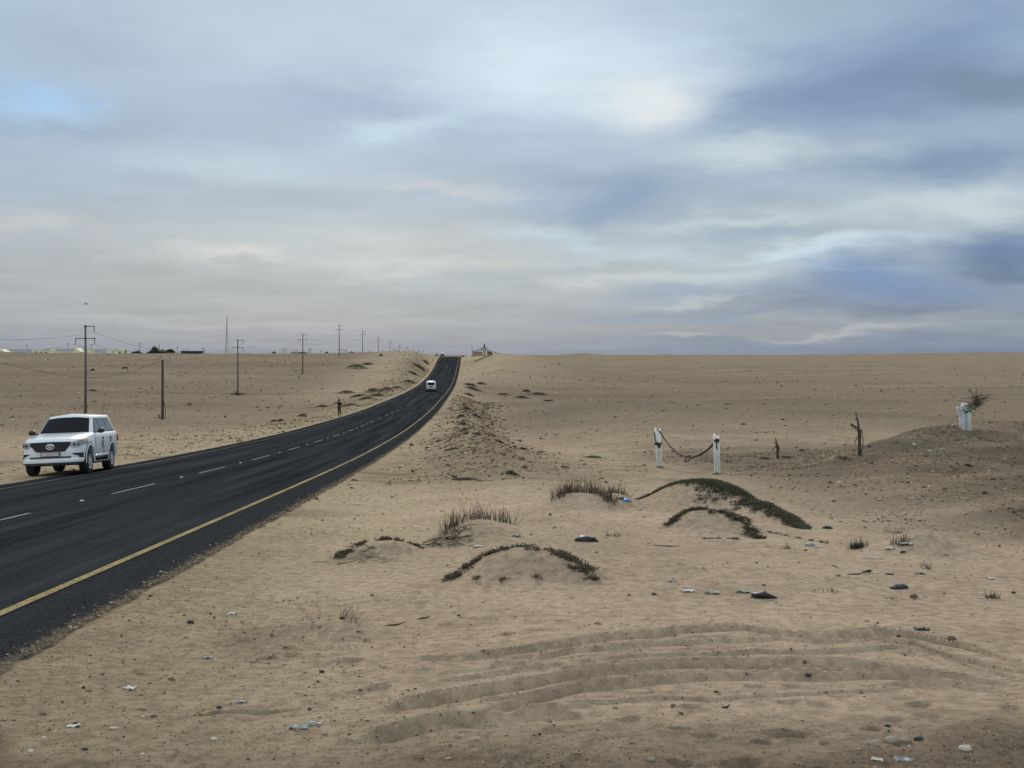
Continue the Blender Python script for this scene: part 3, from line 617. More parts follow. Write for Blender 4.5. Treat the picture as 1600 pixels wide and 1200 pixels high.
def on_ground(o, cx, cy, hd, tx, ty0, ty1, lift=0.0):   # stand a vehicle on its four wheels; hd = nose direction angle
    # local -y is the nose
    yv = -Vector((math.cos(hd), math.sin(hd), 0)); xv = Vector((-yv.y, yv.x, 0))*-1
    def g(a, b_):
        x = cx+xv.x*a+yv.x*b_; y = cy+xv.y*a+yv.y*b_
        o_ = x-float(road_x(y)); z = hz(x, y)
        if -4.2 < o_ < 4.65: z = float(road_z(y))-.012*abs(o_)
        return Vector((x, y, z))
    a, b_, c_, d = g(-tx, ty0), g(tx, ty0), g(-tx, ty1), g(tx, ty1)
    X = ((b_-a)+(d-c_)).normalized(); Y = ((c_-a)+(d-b_)).normalized(); Z = X.cross(Y).normalized(); Y = Z.cross(X)
    m = Matrix((X, Y, Z)).transposed().to_4x4(); ctr = (a+b_+c_+d)/4 - (Y*(ty0+ty1)/2)
    m.translation = ctr+Z*lift; o.matrix_world = m
def loft(stations, name, mat, parent):   # stations: (y, [(x, z) half outline from bottom centre to top centre])
    vs = []; fs = []; n = None
    for y, half in stations:
        ring = [(x, y, z) for x, z in half]+[(-x, y, z) for x, z in half[::-1] if x > 1e-6]
        n = len(ring); vs += ring
    m = len(stations)
    for i in range(m-1):
        for k in range(n): fs.append((i*n+k, (i+1)*n+k, (i+1)*n+(k+1) % n, i*n+(k+1) % n))
    fs += [tuple(range(n)), tuple(range((m-1)*n, m*n))[::-1]]
    mb = MB(); mb.add(vs, fs); o = mb.build(name, mat, parent, True)
    bm = bmesh.new(); bm.from_mesh(o.data); bmesh.ops.recalc_face_normals(bm, faces=bm.faces); bm.to_mesh(o.data); bm.free()
    return o
def make_suv():
    root = empty('offroad_car', (0, 0, 0), label='white off-road car with dark windscreen pulled over on the left edge of the road', cat='car')
    FR, RR, r = -1.50, 1.29, .385
    st = []
    def half(w, zb, zt, wt, zs=None, crown=.03):
        zs = zs if zs is not None else zt-.1
        return [(0, zb), (w*.80, zb), (w*.93, zb+.05), (w*.985, zb+.16), (w, .70), (w*.985, zs-.06), (wt+ (w-wt)*.55, zs+.02), (wt, zt-.015), (wt*.6, zt+crown*.6), (0, zt+crown)]
    #        y     w    zb   zt   wt
    for y, w, zb, zt, wt in [(-2.42, .60, .42, 1.02, .50), (-2.39, .72, .39, 1.06, .62), (-2.33, .80, .36, 1.09, .70), (-2.2, .86, .34, 1.12, .76), (-2.0, .905, .33, 1.145, .80),
                             (-1.7, .93, .33, 1.175, .82), (-1.3, .94, .36, 1.215, .83), (-.95, .94, .40, 1.25, .84), (-.4, .935, .40, 1.26, .88), (.6, .935, .40, 1.26, .88),
                             (1.3, .94, .38, 1.26, .88), (1.9, .93, .38, 1.27, .88), (2.2, .90, .40, 1.26, .86), (2.36, .86, .42, 1.24, .82), (2.42, .78, .46, 1.18, .75)]:
        st.append((y, half(w, zb, zt, wt)))
    body = loft(st, 'body', M['white'], root)
    for ax in (FR, RR):
        cb = MB(); cb.lathe([(.47, -1.4), (.47, 1.4)], 40, 'x', (0, ax, .40)); cut = cb.build('arch_cut', M['black'])
        bm = bmesh.new(); bm.from_mesh(cut.data); bmesh.ops.recalc_face_normals(bm, faces=bm.faces); bm.to_mesh(cut.data); bm.free()
        md = body.modifiers.new('b', 'BOOLEAN'); md.operation = 'DIFFERENCE'; md.solver = 'EXACT'; md.object = cut
        baked(body); bpy.data.objects.remove(cut)
    # wheel housings and underbody
    ub = MB(); ub.box(-.72, .72, -2.1, 2.2, .30, .62); ub.box(-.70, .70, FR-.5, FR+.5, .5, .95); ub.box(-.7, .7, RR-.5, RR+.5, .5, .95); ub.build('underbody', M['black'], root)
    # flared arches
    for ax in (FR, RR):
        for s in (-1, 1):
            mb = MB(); vs = []; fs = []; n = 22
            for i in range(n+1):
                t = math.pi*(1.06*i/n-.03); c_, s_ = math.cos(t), math.sin(t)
                for rr, xx in ((.475, .92), (.475, .946), (.50, .950), (.53, .936)):
                    vs.append((s*xx, ax+rr*c_, .40+rr*s_))
            for i in range(n):
                for k in range(3): fs.append((4*i+k, 4*i+k+1, 4*i+k+5, 4*i+k+4))
            mb.add(vs, fs); mb.build('wheel_arch', M['white'], root, True)
    # cabin
    zb, zt = 1.20, 1.79
    gb = [(-.98, .80), (-.70, .875), (2.1, .86), (2.36, .78)]     # (y, half width) at belt
    gt = [(-.18, .63), (.0, .665), (1.95, .655), (2.12, .60)]
    vs = []; rings = []
    for k in range(4): vs += [(gb[k][1], gb[k][0], zb), (-gb[k][1], gb[k][0], zb), (gt[k][1], gt[k][0], zt), (-gt[k][1], gt[k][0], zt)]
    vs += [(0, -.22, zt+.06), (0, .02, zt+.085), (0, 1.95, zt+.07), (0, 2.13, zt+.045), (0, -1.03, zb), (0, 2.4, zb)]
    fs = []
    for k in range(3):
        a = 4*k; fs += [(a, a+4, a+6, a+2), (a+1, a+3, a+7, a+5), (a+2, a+6, 17+k, 16+k), (a+3, 16+k, 17+k, a+7)]
    fs += [(0, 2, 16, 20), (1, 20, 16, 3), (12, 21, 19, 14), (13, 15, 19, 21)]
    mb = MB(); mb.add(vs, fs); cab = mb.build('cabin', M['white'], root)
    bm = bmesh.new(); bm.from_mesh(cab.data); bmesh.ops.recalc_face_normals(bm, faces=bm.faces); bm.to_mesh(cab.data); bm.free()
    bevel(cab, .06, 4, 18)
    # glass
    def ws(u, v):  # windscreen surface, u -1..1, v 0..1
        y0 = -.98-.05*(1-abs(u)); y1 = -.18-.02*(1-abs(u)); w = .80+(.63-.80)*v
        return Vector((u*w, y0+(y1-y0)*v, zb+(zt-zb)*v+.06*v*(1-u*u)))
    for nm, mt, sc, o_ in (('windscreen_frame', M['black'], 0.0, .010), ('windscreen', M['glass'], .035, .016)):
        mb = MB(); vs = []
        us = [-.965+sc, -.5, 0, .5, .965-sc]; vsq = [.12+sc*.5, .5, .86-sc*.5]
        for v_ in vsq:
            for u in us: vs.append(ws(u, v_)+Vector((0, -o_*.75, o_*.75)))
        fs = [(i*5+k, i*5+k+1, i*5+k+6, i*5+k+5) for i in range(2) for k in range(4)]
        mb.add(vs, fs); mb.build(nm, mt, root)
    def sp(s, y, z):  # point on the cabin side
        t = (z-zb)/(zt-zb)
        return Vector((s*((.875+(.86-.875)*(y+.7)/2.8)*(1-t)+(.665-.01*(y)/2)*t), y, z))
    for s in (-1, 1):
        rings = [('front_side_window', [(-.62, 1.275), (.16, 1.275), (.16, 1.70), (-.06, 1.70)]), ('rear_side_window', [(.22, 1.275), (1.08, 1.275), (1.0, 1.70), (.22, 1.70)]),
                 ('quarter_window', [(1.15, 1.275), (1.94, 1.32), (1.76, 1.68), (1.07, 1.70)])]
        for nm, q in rings:
            p = [sp(s, y, z) for y, z in q]; p = p if s > 0 else p[::-1]
            quad_panel(nm, p, M['sideglass'], root, .010, .01)
        q = [(-.68, 1.262), (1.94, 1.262), (1.99, 1.31), (1.79, 1.712), (-.09, 1.712)]
        p = [sp(s, y, z) for y, z in q]; p = p if s > 0 else p[::-1]
        quad_panel('window_surround', p, M['black'], root, .005, .01)
        # mirror
        mb = MB(); mb.box(min(s*.86, s*1.0), max(s*.86, s*1.0), -.62, -.56, 1.24, 1.28)
        mb.lump((s*1.06, -.63, 1.31), .115, .075, .085, random.Random(1), .04, 2); mb.build('mirror', M['black'], root, True)
        for hy in (.02, 1.0):
            mb = MB(); mb.box(min(s*.925, s*.965), max(s*.925, s*.965), hy, hy+.17, 1.06, 1.095); bevel(mb.build('door_handle', M['black'], root), .01, 1)
        mb = MB()
        for y in (-.82, .19, 1.12): mb.box(min(s*.93, s*.9405), max(s*.93, s*.9405), y, y+.012, .46 if y < 1 else .85, 1.13)
        mb.box(min(s*.93, s*.9405), max(s*.93, s*.9405), -.82, .80, .455, .468); mb.build('door_gaps', M['black'], root)
        mb = MB(); mb.box(min(s*.93, s*.965), max(s*.93, s*.965), -.95, .74, .50, .57); bevel(mb.build('door_moulding', M['white'], root), .015, 2)
        mb = MB(); mb.box(min(s*.80, s*.97), max(s*.80, s*.97), -.95, .75, .30, .37); bevel(mb.build('side_step', M['black'], root), .02, 2)
        # blue emblem on the front door: laurel around a disc
        mb = MB()
        for k in range(20):
            a0 = 2*math.pi*k/20; a1 = 2*math.pi*(k+1)/20
            if k == 15 or k == 4: continue
            mb.add([(s*.9425, .02+.10*math.cos(a)*q_, .86+.13*math.sin(a)*q_) for a in (a0, a1) for q_ in (.78, 1.0)], [(0, 1, 3, 2)])
        mb.add([(s*.9425, .02+.06*math.cos(a), .86+.085*math.sin(a)) for a in [2*math.pi*k/16 for k in range(16)]], [tuple(range(16))])
        mb.build('door_emblem', M['blue'], root)
        for ax in (FR, RR): make_wheel(root, s*.79, ax, r, .265, s, M['chrome'])
        # rear lamp on the corner
        mb = MB(); mb.box(min(s*.78, s*.905), max(s*.78, s*.905), 2.14, 2.37, .92, 1.16); bevel(mb.build('rear_lamp', M['redlens'], root), .03, 2)
    # nose
    L_ = lambda a: np.linspace(a[0], a[1], a[2])
    gl = lambda x: .735+.17*float(sst(.40, .58, abs(x))); gh = lambda x: 1.03-.015*abs(x)
    g = front_panel('grille', list(np.linspace(-.585, .585, 25)), gl, gh, M['black'], root, .018)
    mb = MB()
    for z in (.79, .84, .89, .94): mb.box(-.40 if z < .85 else -.52, .40 if z < .85 else .52, -2.450, -2.425, z, z+.012)
    for k in range(-8, 9): mb.box(k*.055-.004, k*.055+.004, -2.447, -2.425, .76, .98)
    mb.build('grille_bars', simple('grille_bar', (.03, .03, .033), .4), g)
    # badge of three linked ovals
    mb = MB()
    def oval(cx, cz, a, b_, t):
        pts = [(cx+a*math.cos(q_), -2.462, cz+b_*math.sin(q_)) for q_ in np.linspace(0, 2*math.pi, 33)]
        mb.tube(pts, t, 6, False)
    oval(0, .885, .118, .078, .013); oval(0, .905, .075, .032, .010); oval(0, .885, .034, .066, .010); mb.build('badge', M['chrome'], g, True)
    for s in (-1, 1):
        xs = [s*x for x in np.linspace(.60, .925, 16)]; xs = xs if s > 0 else xs[::-1]
        hl = front_panel('headlight', xs, lambda x: .865-.03*float(sst(.6, .7, abs(x)))+.11*float(sst(.74, .92, abs(x))), lambda x: 1.02+.05*float(sst(.62, .88, abs(x))), M['lamp'], root, .014)
        for xx in (.70, .79):
            yy = plan_front(xx)-.012; mb = MB()
            mb.lathe([(.045, 0), (.040, -.012), (.02, -.014)], 14, 'y', (s*xx, yy, .935))
            mb.build('lamp_ring', M['iron'], hl)
        xs = [s*x for x in np.linspace(.87, .925, 6)]; xs = xs if s > 0 else xs[::-1]
        front_panel('turn_signal', xs, lambda x: .985, lambda x: 1.06, M['amber'], hl, .02)
        xs = [s*x for x in np.linspace(.62, .88, 10)]; xs = xs if s > 0 else xs[::-1]
        front_panel('bumper_vent', xs, lambda x: .655-.05*float(sst(.64, .76, abs(x)))-.09*float(sst(.79, .84, abs(x))), lambda x: .68, M['black'], root, .012)
    front_panel('lower_intake', list(np.linspace(-.60, .60, 21)), lambda x: .545, lambda x: .585, M['black'], root, .03)
    bp = front_panel('bumper_lip', list(np.linspace(-.88, .88, 31)), lambda x: .40, lambda x: .525, M['white'], root, .030, .12); bevel(bp, .02, 2)
    front_panel('bumper_skirt', list(np.linspace(-.86, .86, 31)), lambda x: .355, lambda x: .41, M['black'], root, .012, .1)
    # number plate
    pf = MB(); pf.box(-.285, .285, -2.475, -2.44, .60, .725); pl = bevel(pf.build('number_plate', M['iron'], root), .006, 1)
    pw = MB(); pw.box(-.262, .262, -2.478, -2.474, .612, .712); pw.build('plate_face', M['plate'], pl)
    for txt, x, mt in (('KCD', -.17, M['plate_red']), ('0054', .025, M['plate_red']), ('FX', .215, M['iron'])):
        cu = bpy.data.curves.new('lettering', 'FONT'); cu.body = txt; cu.size = .105; cu.align_x = 'CENTER'; cu.extrude = .001
        to = bpy.data.objects.new('plate_lettering', cu); COL.objects.link(to)
        dg = bpy.context.evaluated_depsgraph_get(); dg.update(); me = bpy.data.meshes.new_from_object(to.evaluated_get(dg)); bpy.data.objects.remove(to)
        o = bpy.data.objects.new('plate_lettering', me); COL.objects.link(o); me.materials.append(mt); o.parent = pl
        o.rotation_euler = (R(90), 0, 0); o.location = (x, -2.4795, .628)
    mb = MB(); mb.tube([(-.45, -1.0, 1.205), (-.1, -1.04, 1.215)], .008); mb.tube([(.02, -1.04, 1.215), (.5, -1.0, 1.205)], .008); mb.build('wiper', M['black'], root)
    mb = MB(); mb.tube([(.55, 1.7, 1.82), (.55, 1.75, 2.1)], .006); mb.build('aerial', M['black'], root)
    return root
suv = make_suv()
sx, sy = -14.03, 39.9
on_ground(suv, sx, sy, math.atan2(-1, .080), .79, -1.5, 1.29)

# ------------------------------------------------------------------ minibus seen from behind
def make_van():
    root = empty('minibus', (0, 0, 0), label='white minibus driving away on the far stretch of road', cat='minibus')
    st = []
    def half(w, zt, wt): return [(0, .36), (w*.96, .36), (w, .45), (w, 1.05), (w*.985, 1.25), (wt+.02, zt-.14), (wt-.05, zt-.03), (wt*.5, zt), (0, zt+.01)]
    for y, w, zt, wt in [(-2.4, .78, 1.35, .6), (-2.3, .86, 1.5, .66), (-1.7, .93, 1.98, .78), (-1.2, .94, 2.06, .80), (1.9, .94, 2.08, .82), (2.3, .93, 2.06, .81), (2.38, .89, 1.98, .77)]:
        st.append((y, half(w, zt, wt)))
    loft(st, 'body', M['van_white'], root)
    quad_panel('rear_window', [(.72, 2.40, 1.30), (-.72, 2.40, 1.30), (-.66, 2.385, 1.80), (.66, 2.385, 1.80)], M['glass'], root, .02)
    quad_panel('windscreen', [(-.74, -2.30, 1.3), (.74, -2.30, 1.3), (.70, -1.85, 1.9), (-.70, -1.85, 1.9)], M['glass'], root, .03)
    mb = MB(); mb.box(-.36, .36, 2.38, 2.42, .95, 1.12); mb.build('plate_recess', M['black'], root)
    mb = MB(); mb.box(-.93, .93, 2.25, 2.50, .33, .56); bevel(mb.build('rear_bumper', M['black'], root), .03, 2)
    for s in (-1, 1):
        mb = MB(); mb.box(min(s*.80, s*.925), max(s*.80, s*.925), 2.30, 2.41, .72, 1.18); bevel(mb.build('tail_lamp', M['redlens'], root), .02, 1)
        mb = MB(); mb.box(min(s*.92, s*.95), max(s*.92, s*.95), -1.6, 2.1, 1.28, 1.78); mb.build('side_windows', M['glass'], root)
        mb = MB(); mb.box(min(s*.94, s*1.12), max(s*.94, s*1.12), -1.8, -1.7, 1.25, 1.5); mb.build('mirror', M['black'], root)
        for y in (-1.4, 1.35):
            w = MB(); w.lathe([(.2, -.1), (.33, -.1), (.34, -.05), (.34, .05), (.33, .1), (.2, .1)], 24, 'x'); w.build('wheel', M['rubber'], root, True, (s*.80, y, .34))
    mb = MB(); mb.box(-.8, .8, -2.1, 2.3, .2, .42); mb.build('underbody', M['black'], root)
    return root
van = make_van(); vy = 243.0; on_ground(van, (672.8-800)*vy/F, vy+2.0, math.atan2(1, -.0333), .8, -1.4, 1.35)
def make_far_car():
    root = empty('dark_car', (0, 0, 0), label='dark car tiny at the crest of the road', cat='car')
    def half(w, zt, wt, z0=.25): return [(0, z0), (w*.95, z0), (w, .4), (w, .8), (wt+.03, zt-.12), (wt, zt-.04), (0, zt)]
    loft([(-2.1, half(.7, .85, .6)), (-2.0, half(.82, .95, .7)), (-1.0, half(.86, 1.05, .75)), (-.4, half(.86, 1.5, .6)), (.9, half(.86, 1.55, .6)), (1.7, half(.85, 1.2, .62)), (2.1, half(.78, 1.05, .6))], 'body', M['carblack'], root)
    quad_panel('windscreen', [(-.62, -1.0, 1.08), (.62, -1.0, 1.08), (.54, -.45, 1.44), (-.54, -.45, 1.44)], M['glass'], root, .03)
    for s in (-1, 1):
        mb = MB(); mb.box(min(s*.5, s*.75), max(s*.5, s*.75), -2.13, -2.0, .62, .78); mb.build('headlight', M['lamp'], root)
        for y in (-1.3, 1.3): w = MB(); w.lathe([(.2, -.1), (.32, -.1), (.32, .1), (.2, .1)], 18, 'x'); w.build('wheel', M['rubber'], root, True, (s*.74, y, .32))
    return root
fc = make_far_car(); on_ground(fc, (691-800)*523/F, 523, math.atan2(-1, .0333), .74, -1.3, 1.3)
# ------------------------------------------------------------------ people
def skin(name, joints, edges, mat, parent=None, sub=2):
    keys = list(joints); me = bpy.data.meshes.new(name); me.from_pydata([joints[k][0] for k in keys], [(keys.index(a), keys.index(b)) for a, b in edges], [])
    o = bpy.data.objects.new(name, me); COL.objects.link(o)
    md = o.modifiers.new('s', 'SKIN'); md.use_smooth_shade = True
    for i, k in enumerate(keys): me.skin_vertices[0].data[i].radius = (joints[k][1], joints[k][2] if len(joints[k]) > 2 else joints[k][1])
    me.skin_vertices[0].data[0].use_root = True
    s = o.modifiers.new('u', 'SUBSURF'); s.levels = sub; s.render_levels = sub
    baked(o); o.data.materials.append(mat)
    if parent: o.parent = parent
    return o
def person(loc, rz, label, arms, h=1.72, top='cloth', low='trouser', step=.10, group=None):
    k = h/1.75
    root = empty('person', loc, rz, label, 'person', group)
    S = lambda d: {n: ((v[0][0]*k, v[0][1]*k, v[0][2]*k),)+tuple(q*k for q in v[1:]) for n, v in d.items()}
    J = {'pel': ((0, 0, .95), .14, .10), 'wa': ((0, 0, 1.10), .13, .095), 'ch': ((0, 0, 1.30), .16, .105), 'nb': ((0, 0, 1.46), .06, .06), 'nk': ((0, -.01, 1.53), .052, .055),
         'h1': ((0, -.02, 1.60), .070, .085), 'h2': ((0, -.015, 1.68), .078, .095), 'h3': ((0, 0, 1.74), .05, .06), 'no': ((0, -.115, 1.62), .016, .018)}
    E_ = [('pel', 'wa'), ('wa', 'ch'), ('ch', 'nb'), ('nb', 'nk'), ('nk', 'h1'), ('h1', 'h2'), ('h2', 'h3'), ('h1', 'no')]
    for s, nm in ((-1, 'l'), (1, 'r')):
        J[nm+'hip'] = ((s*.09, 0, .90), .085); J[nm+'kn'] = ((s*.11, s*step*.5-.02, .50), .058); J[nm+'an'] = ((s*.12, s*step, .09), .036); J[nm+'ft'] = ((s*.13, s*step-.15, .035), .035, .03)
        E_ += [('pel', nm+'hip'), (nm+'hip', nm+'kn'), (nm+'kn', nm+'an'), (nm+'an', nm+'ft')]
        el, wr, hd = arms[nm]
        J[nm+'sh'] = ((s*.18, 0, 1.40), .06); J[nm+'el'] = (el, .040); J[nm+'wr'] = (wr, .027); J[nm+'pa'] = (hd, .034, .02)
        E_ += [('ch', nm+'sh'), (nm+'sh', nm+'el'), (nm+'el', nm+'wr'), (nm+'wr', nm+'pa')]
        d = (Vector(hd)-Vector(wr)).normalized(); side = d.cross(Vector((0, 1, 0))).normalized(); prev = nm+'pa'
        for q in range(5):
            base = Vector(hd)+side*(q-1.6)*.016 if q < 4 else Vector(wr)+d*.04+side*.03
            dd = d if q < 4 else (d*.5+side).normalized()
            a = nm+'f%d' % q; J[a] = (tuple(base+dd*.03), .009); J[a+'b'] = (tuple(base+dd*(.075 if q < 4 else .055)+Vector((0, -.01, 0))), .007)
            E_ += [(nm+'pa', a), (a, a+'b')]
    skin('body', S(J), E_, M['skin'], root)
    top_j = {'wa': ((0, 0, .98), .155, .115), 'w2': ((0, 0, 1.12), .145, .11), 'ch': ((0, 0, 1.31), .175, .122), 'nb': ((0, 0, 1.45), .075, .075)}
    te = [('wa', 'w2'), ('w2', 'ch'), ('ch', 'nb')]
    for s, nm in ((-1, 'l'), (1, 'r')):
        el = arms[nm][0]; top_j[nm+'sh'] = ((s*.18, 0, 1.40), .074); top_j[nm+'el'] = (el, .055); te += [('ch', nm+'sh'), (nm+'sh', nm+'el')]
        wr = Vector(arms[nm][1])*.75+Vector(el)*.25; top_j[nm+'wr'] = (tuple(wr), .04); te.append((nm+'el', nm+'wr'))
    skin('shirt', S(top_j), te, M[top], root)
    lj = {'p': ((0, 0, 1.0), .15, .112), 'p2': ((0, 0, .92), .15, .115)}; le = [('p', 'p2')]
    for s, nm in ((-1, 'l'), (1, 'r')):
        lj[nm+'h'] = ((s*.09, 0, .84), .10); lj[nm+'k'] = ((s*.11, s*step*.5-.02, .50), .072); lj[nm+'a'] = ((s*.12, s*step*.85, .16), .052); le += [('p2', nm+'h'), (nm+'h', nm+'k'), (nm+'k', nm+'a')]
    skin('trousers', S(lj), le, M[low], root)
    mb = MB(); rr = random.Random(4); mb.lump((0, .015*k, 1.70*k), .088*k, .10*k, .075*k, rr, .05, 2); mb.build('hair', M['cloth'], root, True)
    return root
wy = 120.5; wx = (530-800)*wy/F
person((wx, wy, hz(wx, wy)+.02), R(25), 'person in dark clothes standing at the left road edge with one arm stretched out',
       {'l': ((-.46, -.02, 1.33), (-.70, -.05, 1.24), (-.77, -.06, 1.215)), 'r': ((.30, .06, 1.14), (.26, -.12, 1.02), (.22, -.19, 1.0))})
for k, (px, hh, tp, lb) in enumerate([(680.6, 1.3, 'cloth', 'small figure in dark clothes left of a taller one at the road crest'), (682.8, 1.72, 'redcloth', 'figure in a red top standing beside the road at the crest')]):
    yy = 512+k; xx = (px-800)*yy/F
    person((xx, yy, hz(xx, yy)), 0.3, lb, {'l': ((-.24, 0, 1.14), (-.25, -.06, .92), (-.25, -.08, .84)), 'r': ((.24, 0, 1.14), (.25, -.06, .92), (.25, -.08, .84))}, h=hh, top=tp)

# ------------------------------------------------------------------ power line
PX = [(148, 133.5, 509), (249, 371.5, 531), (340, 473, 522), (438, 530, 508), (533, 566.5, 517), (628, 591, 526), (723, 609.5, 532), (818, 624, 538), (913, 635, 541), (1010, 645, 544), (1110, 653, 545.5), (1210, 661, 546.5)]
POLELAB = ['wooden power pole with two crossarms rising behind the white off-road car', 'power pole right of the slender lattice mast', 'power pole standing on the sand third from the left', 'power pole on the ridge, tallest against the sky left of centre',
           'power pole just right of the one on the ridge', 'sixth power pole along the line toward the crest', 'seventh power pole along the line toward the crest', 'eighth power pole along the line, small', 'ninth power pole along the line, very small',
           'tenth power pole along the line, barely visible', 'last but one of the tiny power poles near the road crest', 'last tiny power pole nearest the road crest']
hang = []
def make_pole(x, y, zt, label, detail=True):
    zb = hz(x, y)-.3; H = zt-zb
    root = empty('power_pole', (x, y, zb), R(1.5), label, 'power pole', 'poles of the power line')
    mb = MB(); mb.tube([(0, 0, 0), (.02, 0, H*.5), (0, 0, H+.1)], [.17, .14, .105], 10); mb.build('pole', M['pole'], root, True)
    arms = [(H-.08, -.15, 1.12), (H-1.5, -1.15, 1.2)]
    for z, a, b_ in arms:
        m2 = MB(); m2.box(a, b_, -.16, -.08, z-.045, z+.045); m2.build('crossarm', M['iron'], root)
    for ax, az_ in ((1.08, H-.08), (-1.1, H-1.5), (1.12, H-1.5)):
        m2 = MB(); m2.lathe([(.03, .08), (.07, .05), (.07, .0), (.02, -.04), (.05, -.1), (.05, -.2), (.02, -.22), (.055, -.3), (.055, -.42), (.02, -.45), (.04, -.6), (.045, -.68)][::-1], 8, 'z', (ax, -.12, az_))
        m2.build('insulator', M['iron'], root)
    hang.append([(x+a, y-.12, zb+z-.68) for a, z in ((1.08, H-.08), (-1.1, H-1.5), (1.12, H-1.5))])
x0 = -47.0; z0 = hz(x0, 53)+10.8; hang.append([(x0+a, 53, z0+d) for a, d in ((1.08, -.76), (-1.1, -2.2), (1.12, -2.2))])
for (y, px, py), lb in zip(PX, POLELAB): make_pole((px-800)*y/F, y, (555-py)*y/F, lb)
WL = ['top wire of the power line, running from pole to pole', 'left lower wire of the power line under the crossarms', 'right lower wire of the power line under the crossarms']
for w in range(3):
    pts = []
    for i in range(len(hang)-1):
        a, b_ = Vector(hang[i][w]), Vector(hang[i+1][w])
        for k in range(16):
            t = k/16; p = a.lerp(b_, t); p.z -= 4*(2.3 if i else 2.6)*t*(1-t); pts.append(p)
    pts.append(Vector(hang[-1][w])); mb = MB(); mb.tube(pts, .017, 4)
    tag(mb.build('power_wire', M['wire'], None, True), WL[w], 'wire', 'wires of the power line')
# low wooden post with a stay, and the slack cable leading to it from the left
y = 147.0; x = (254-800)*y/F; zb = hz(x, y)
root = empty('wooden_post', (x, y, zb), 0, 'dark bare wooden post without crossarms between the first two power poles', 'post')
mb = MB(); mb.tube([(0, 0, -.3), (0, 0, (655-562)*y/F)], [.16, .12], 10); mb.build('post', M['post'], root)
mb = MB(); mb.tube([(.45, -.5, 0), (.4, -.3, 1.2), (.1, -.1, 2.4)], .035, 6); mb.build('stay', M['iron'], root)
mb = MB(); pts = [((u-800)*y_/F, y_, (555-v_)*y_/F) for u, v_, y_ in [(-120, 545, 118), (-60, 556, 122), (0, 566, 127), (45, 577, 131), (90, 585.5, 135), (130, 590, 139), (165, 589, 142), (205, 581, 145), (254, 563, 147)]]
mb.tube(pts, .022, 5); tag(mb.build('slack_cable', M['wire'], None, True), 'slack dark cable sagging low over the sand toward the bare wooden post', 'cable')

# ------------------------------------------------------------------ lattice mast, far poles, sheds and houses beyond the ridge
y = 900.0; x = (354.5-800)*y/F; zb = hz(x, y); zt = (555-492)*y/F
root = empty('lattice_mast', (x, y, zb), 0, 'tall slender lattice mast on the left skyline', 'mast')
H = zt-zb
for k in range(3):
    a = 2*math.pi*k/3+.5; mb = MB(); mb.tube([(1.7*math.cos(a), 1.7*math.sin(a), 0), (.30*math.cos(a), .30*math.sin(a), H*.72)], .09, 6); mb.build('leg', M['iron'], root)
mb = MB()
for i in range(12):
    t0, t1 = i/12, (i+1)/12; r0, r1 = 1.7-1.4*t0, 1.7-1.4*t1
    for k in range(3):
        a = 2*math.pi*k/3+.5; b_ = a+2*math.pi/3
        mb.tube([(r0*math.cos(a), r0*math.sin(a), H*.72*t0), (r1*math.cos(b_), r1*math.sin(b_), H*.72*t1)], .03, 4)
mb.build('bracing', M['iron'], root)
mb = MB(); mb.tube([(0, 0, H*.70), (0, 0, H*.93)], [.26, .20], 6); mb.tube([(0, 0, H*.93), (0, 0, H)], .11, 6); mb.build('top_section', M['iron'], root)
fp = [(218.5, 536), (42, 538), (106, 536), (143.5, 538), (249, 538.5), (277, 541), (287.5, 546), (293, 545.5), (316, 543), (319.5, 543.5), (443, 545), (446.5, 545), (458.5, 546.5), (463, 546.5), (482.5, 545.5), (485, 543.5), (501, 547), (533, 545), (537.5, 545), (541, 546.5), (578, 547.5), (598, 547), (615.5, 545)]
TPL = ['', 'above the grey shed at far left', 'just left of the small cream gabled house', 'just right of the first power pole', '', 'between the rounded dark tree and the dark grey building', 'over the left end of the dark grey building', 'over the middle of the dark grey building', 'left one of two right of the dark grey building', 'right one of two right of the dark grey building',
       'left one of a close pair right of the tiny bush', 'right one of a close pair right of the tiny bush', 'left one of two over the wide dark bush', 'right one of two over the wide dark bush', 'beside the taller one right of the third power pole', '', 'just left of the small dark signboard', 'left one of three right of the ridge power pole',
       'middle one of three right of the ridge power pole', 'right one of three right of the ridge power pole', 'between the fifth and sixth power poles', 'between the sixth and seventh power poles', 'just right of the seventh power pole']
for k, (px, py) in enumerate(fp):
    y = 780+(k*37) % 160; x = (px-800)*y/F; zb = hz(x, y); zt = (555-py)*y/F
    big = k in (0, 4, 15)
    root = empty('telegraph_pole', (x, y, zb), 0, ('taller thin telegraph pole far off, '+{0: 'left of the dark trees', 4: 'in front of the tall dark tree', 15: 'right of the third power pole'}[k]) if big else 'tiny thin far telegraph pole '+TPL[k], 'telegraph pole', 'telegraph poles on the far skyline')
    mb = MB(); mb.tube([(0, 0, 0), (0, 0, zt-zb)], [.2, .15] if big else [.15, .12], 6); mb.build('pole', M['iron'], root)
    mb = MB(); mb.box(-.9, .9, -.06, .06, zt-zb-.6, zt-zb-.45); mb.build('crossarm', M['iron'], root)
y = 770.0; x = (510.5-800)*y/F; zb = hz(x, y)
root = empty('signboard', (x, y, zb), 0, 'small dark signboard on a post on the left skyline', 'sign')
mb = MB(); mb.box(-1.0, 1.0, -.08, .08, (555-549.6)*y/F-zb-1.6+0, (555-549.6)*y/F-zb); mb.build('board', M['iron'], root)
mb = MB(); mb.box(-.4, .4, -.12, .0, 0, 2.2); mb.build('post', M['iron'], root)

